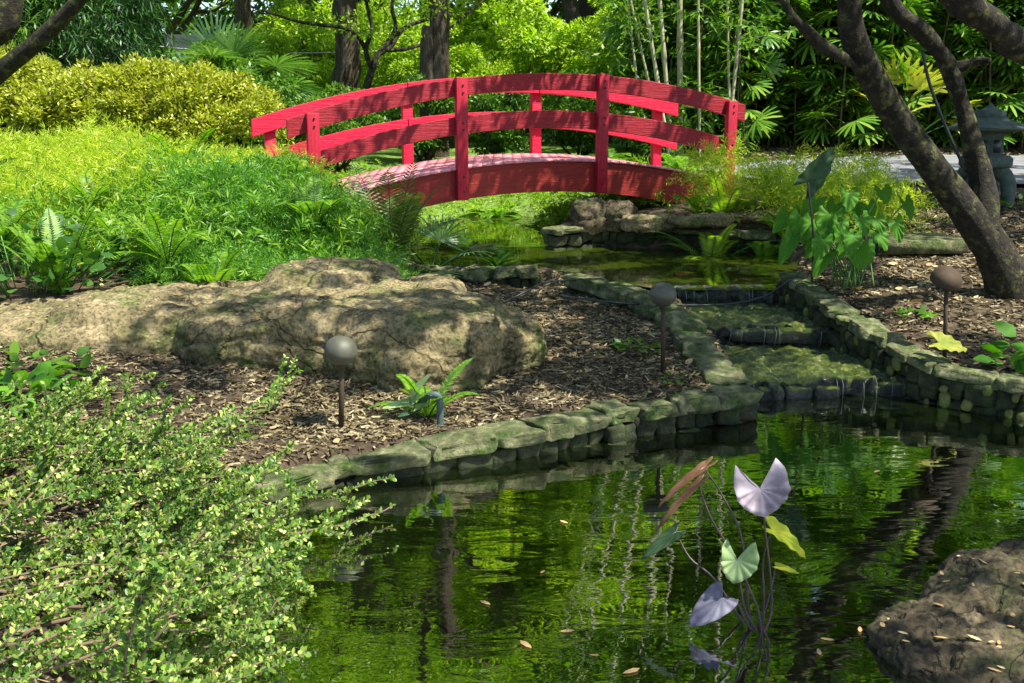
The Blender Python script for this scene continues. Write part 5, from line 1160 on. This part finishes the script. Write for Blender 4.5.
# ------------------------------------------------------------------ foreground shrub
fs_root = thing('spreading_shrub', 'sprawling small-leaved shrub with long arching branches in the left foreground', 'shrub', gp(-1.75, 3.1))
def shrub():
    g = Geo(); lv = Leaves(); B = []; Dd = []
    def run(p, d, L, r, lvl):
        n = max(5, int(L / .05)); P = [p]; dd = d.copy(); lim = rng.uniform(-.18, -.07)
        for i in range(n):
            dd = nrm(dd + rng.normal(0, .09, 3) + np.array([0, 0, -.03 if lvl == 0 else .0]))
            q = P[-1] + dd * L / n
            zmin = max(Hs(q[0], q[1]), 0) + .04
            if q[2] < zmin: q[2] = zmin; dd = nrm(dd * [1, 1, 0] + [0, 0, .12])
            if q[0] > lim * q[1] + (min(q[1], 4.4) - 4.3) * .1 * q[1] and i > 1: break
            P.append(q)
        if len(P) < 4: return
        P = np.array(P); g.add(*tube_geo(P, np.linspace(r, r * .35, len(P)), 5))
        st_ = 0.2 if lvl == 0 else .0
        m = int(L * (len(P) - 1) / n * (300 if lvl else 150)); t = rng.uniform(st_, 1, m) * (len(P) - 1); i = np.clip(t.astype(int), 0, len(P) - 2); f = (t - i)[:, None]
        pos = P[i] * (1 - f) + P[i + 1] * f; B.append(pos); tg = nrm(P[i + 1] - P[i]); rr = rng.normal(0, 1, (m, 3)); sd = nrm(rr - tg * np.sum(rr * tg, 1)[:, None]); Dd.append(nrm(sd + tg * .5 + [0, 0, .3]))
        if lvl < 2:
            for k in range(int(L * (7 if lvl == 0 else 5))):
                j = rng.integers(int(len(P) * .12), len(P)); s = nrm(P[min(j, len(P) - 1)] - P[j - 1]); nd = nrm(s + rng.normal(0, .42, 3) * [1, 1, .7] + [0, 0, .1]); run(P[j], nd, L * rng.uniform(.25, .5), r * .55, lvl + 1)
    for k in range(76):
        a0 = rng.uniform(-.35, .95)
        q = np.array([rng.uniform(-3.0, -1.25), rng.uniform(2.2, 4.4)]); b0 = gp(q[0], q[1], -.02)
        if k < 8: b0 = gp(-1.5 + rng.uniform(-.3, .2), rng.uniform(1.7, 2.6), -.02)
        if 8 <= k < 24: b0 = gp(rng.uniform(-1.9, -1.25), rng.uniform(2.5, 4.2), -.02)
        d = nrm(np.array([math.cos(a0), math.sin(a0), rng.uniform(.15, .6)])); run(b0, d, rng.uniform(.6, 1.15) * (1.0 if q[0] < -1.9 else .85), .008, 0)
    B = np.concatenate(B); Dd = np.concatenate(Dd); n = len(B)
    lv.add(B, Dd, rdir(n, .2, 1), rng.uniform(.011, .027, n), rng.uniform(.008, .017, n), prof=((.3, .9), (.7, .9)), bend=.1)
    print('shrub leaves', n)
    part('leaves', lv.geo(), M['lf_shrub'], fs_root); part('branches', g.geo(), M['twig'], fs_root, True)
shrub()

# ------------------------------------------------------------------ mulch chips, litter
def chips(name, label, xs, ys, Lr, Wr, mat, lift=.006):
    n = len(xs); z = H(xs, ys) + lift * rng.uniform(0, 2.5, n)
    d = rdir(n, -.3, .35); lv = Leaves(); L = rng.uniform(*Lr, n)
    lv.add(np.stack([xs, ys, z], 1) - d * L[:, None] / 2, d, rdir(n, .4, 1), L, rng.uniform(*Wr, n), prof=((.12, 1), (.85, .9)), bend=rng.uniform(-.2, .3, n))
    return tag(part(name, lv.geo(), M[mat]), label, 'mulch', kind='stuff')
def land(xs, ys, m=-.03): return (sdist(xs, ys, lower) < m) & (sdist(xs, ys, upper) < m) & (sdist(xs, ys, chan) < m)
n = 30000; xs = rng.uniform(-1.3, 1.7, n); ys = rng.uniform(4.9, 8.8, n); k = land(xs, ys)
chips('mulch', 'brown wood chip mulch in the bed between the boulder and the cascade', xs[k], ys[k], (.025, .075), (.005, .014), 'chips')
n = 45000; Yv = rng.uniform(5.6, 12.2, n) ; xs = rng.uniform(1.0, 6.5, n); k = land(xs, Yv) & (xs < Yv * .58) & (xs > Yv * .2)
chips('mulch', 'wood chip and leaf mulch around the leaning tree on the right', xs[k], Yv[k], (.03, .09), (.006, .02), 'chips')
n = 32000; xs = rng.uniform(-3.9, -.6, n); ys = rng.uniform(2.6, 6.6, n); k = land(xs, ys)
chips('mulch', 'wood chip mulch in front of the big boulder on the left', xs[k], ys[k], (.02, .07), (.005, .014), 'chips')
n = 14000; xs = rng.uniform(3, 12, n); ys = rng.uniform(16.6, 19, n)
chips('mulch', 'dry leaf mulch strip beyond the path below the palms', xs, ys, (.06, .16), (.02, .05), 'chips')
# litter on the boulders
def litter_on(ob, name, label, n, Lr, Wr):
    me = ob.data; nn = len(me.vertices); co = np.empty(nn * 3); me.vertices.foreach_get('co', co); co = co.reshape(-1, 3); no = np.empty(nn * 3); me.vertices.foreach_get('normal', no); no = no.reshape(-1, 3)
    up_ = np.where(no[:, 2] > .82)[0]; i = rng.choice(up_, n); p = co[i] + np.array(ob.location) + no[i] * .004 + rng.normal(0, .01, (n, 3)) * [1, 1, 0]
    d = rdir(n, -.1, .1); lv = Leaves(); lv.add(p, d, no[i], rng.uniform(*Lr, n), rng.uniform(*Wr, n), prof=((.3, .9), (.7, .8)))
    tag(part(name, lv.geo(), M['litter']), label, 'leaf litter', kind='stuff')
bo = [o for o in bpy.data.objects if o.name.startswith('boulder')]
litter_on(bo[0], 'leaf_litter', 'dry leaf bits scattered on top of the big boulder', 900, (.015, .035), (.006, .012))
litter_on(bo[1], 'leaf_litter', 'dry leaves scattered on the corner boulder', 160, (.02, .05), (.008, .018))
fl = None
for i, (px, py) in enumerate([(575, 630), (600, 655), (835, 640), (860, 632), (545, 570), (480, 600), (520, 640), (640, 668), (820, 655), (700, 470), (880, 470), (560, 520)]):
    c = G(px, py, .006); a = rng.uniform(0, 6.28); d = np.array([math.cos(a), math.sin(a), 0]); lv = Leaves(); L = rng.uniform(.03, .07)
    lv.add(c[None], d[None], np.array([[0, 0, 1.]]), L, L * .35, prof=((.3, 1), (.7, .8)))
    tag(part('floating_leaf', lv.geo(), M['litter'], None, False, c), 'small dry leaf floating on the dark pond water', 'leaf', 'leaves floating on the lower pond')

n = 260; xs = rng.uniform(-.5, 1.6, n); ys = rng.uniform(2.6, 3.8, n); d = rdir(n, -.1, .1); lv = Leaves(); lv.add(np.stack([xs, ys, rng.uniform(-.1, -.03, n)], 1), d, rdir(n, .7, 1), rng.uniform(.03, .09, n), rng.uniform(.01, .03, n), prof=((.3, 1), (.7, .8)))
tag(part('sunken_leaves', lv.geo(), M['litter']), 'brown leaves sunk just below the surface at the near end of the pond', 'leaf litter', kind='stuff')
n = 900; xs = rng.uniform(-3.5, 5.5, n); ys = rng.uniform(3.2, 10, n); k = land(xs, ys); xs, ys = xs[k], ys[k]; n = len(xs); d = rdir(n, -.2, .3); lv = Leaves()
lv.add(np.stack([xs, ys, H(xs, ys) + .015], 1), d, rdir(n, .5, 1), rng.uniform(.04, .10, n), rng.uniform(.015, .04, n), prof=((.2, .8), (.5, 1), (.8, .6)), bend=rng.uniform(-.3, .3, n))
tag(part('fallen_leaves', lv.geo(), M['litter']), 'dry fallen leaves scattered over the mulch beds', 'leaf litter', kind='stuff')
# ------------------------------------------------------------------ far house, car, cable
hx = D(185, 60, 38); hz = Hs(hx[0], 38)
M['wallp'] = plain('cream_wall', (.62, .6, .54), .8); M['roofm'] = plain('roof_sheet', (.5, .44, .34), .8); M['glass'] = plain('dark_glass', (.03, .04, .05), .1, spec=.8); M['carp'] = plain('blue_paint', (.06, .10, .2), .3)
ho = thing('house', 'pale house with low beige roof far behind the hedge', 'house', (hx[0], 38, hz))
part('wall', box_geo((hx[0] + 1.2, 40, hz + 1.1), (3.4, 0, 0), (0, 2, 0), (0, 0, 1.35)), M['wallp'], ho)
rv = np.array([[-3.2, 0, 2.45], [5.2, 0, 2.45], [5.2, 4.2, 2.45], [-3.2, 4.2, 2.45], [-2.2, 1.8, 3.6], [4.2, 1.8, 3.6], [4.2, 2.4, 3.6], [-2.2, 2.4, 3.6]]) + [hx[0], 37.8, hz]
part('roof', (rv, [[0, 3, 2, 1], [4, 5, 6, 7], [0, 1, 5, 4], [1, 2, 6, 5], [2, 3, 7, 6], [3, 0, 4, 7]]), M['roofm'], ho)
for k in (-1.2, .6, 2.6):
    w = part('window', box_geo((hx[0] + 1.2 + k, 37.99, hz + 1.3), (.5, 0, 0), (0, .03, 0), (0, 0, .5)), M['wallp'], ho); part('pane', box_geo((hx[0] + 1.2 + k, 37.95, hz + 1.3), (.44, 0, 0), (0, .03, 0), (0, 0, .44)), M['glass'], w)
cx_ = D(262, 92, 30)[0]; cz = Hs(cx_, 30)
ca = thing('parked_car', 'dark blue car parked far behind the hedge near the fan palm', 'car', (cx_, 30, cz))
prof = [(-2, .35), (-2, .8), (-1.4, .95), (-.9, 1.4), (.6, 1.42), (1.3, 1.0), (2.05, .85), (2.1, .4)]
cv = np.array([[x, y, z] for y in (-.85, .85) for x, z in prof]) + [cx_, 30, cz]; n8 = len(prof)
part('body', (cv, [list(range(n8)), list(range(n8, 2 * n8))[::-1]] + [[i, i + n8, (i + 1) % n8 + n8, (i + 1) % n8] for i in range(n8)]), M['carp'], ca)
wv = np.array([[x, -.87, z] for x, z in [(-1.25, .97), (-.83, 1.34), (.55, 1.36), (1.1, 1.02)]]); part('window', (np.concatenate([wv, wv + [0, .03, 0]]) + [cx_, 30, cz], [[0, 3, 2, 1], [4, 5, 6, 7], [0, 1, 5, 4], [1, 2, 6, 5], [2, 3, 7, 6], [3, 0, 4, 7]]), M['glass'], ca)
for wx in (-1.3, 1.35):
    for wy in (-.8, .8): part('wheel', tube_geo([(cx_ + wx, 30 + wy - .1, cz + .33), (cx_ + wx, 30 + wy + .1, cz + .33)], .33, 18), M['rubber'], ca)
a, b_ = D(120, 42, 24), D(345, 52, 24); tag(part('overhead_cable', tube_geo([a + (b_ - a) * t - np.array([0, 0, .12 * math.sin(t * PI)]) for t in np.linspace(-.8, 1.3, 12)], .012, 5), M['wallp']), 'thin pale cable strung across behind the hedge', 'cable')
print('TOTAL objects', len(bpy.data.objects), 'faces', sum(len(m.polygons) for m in bpy.data.meshes))
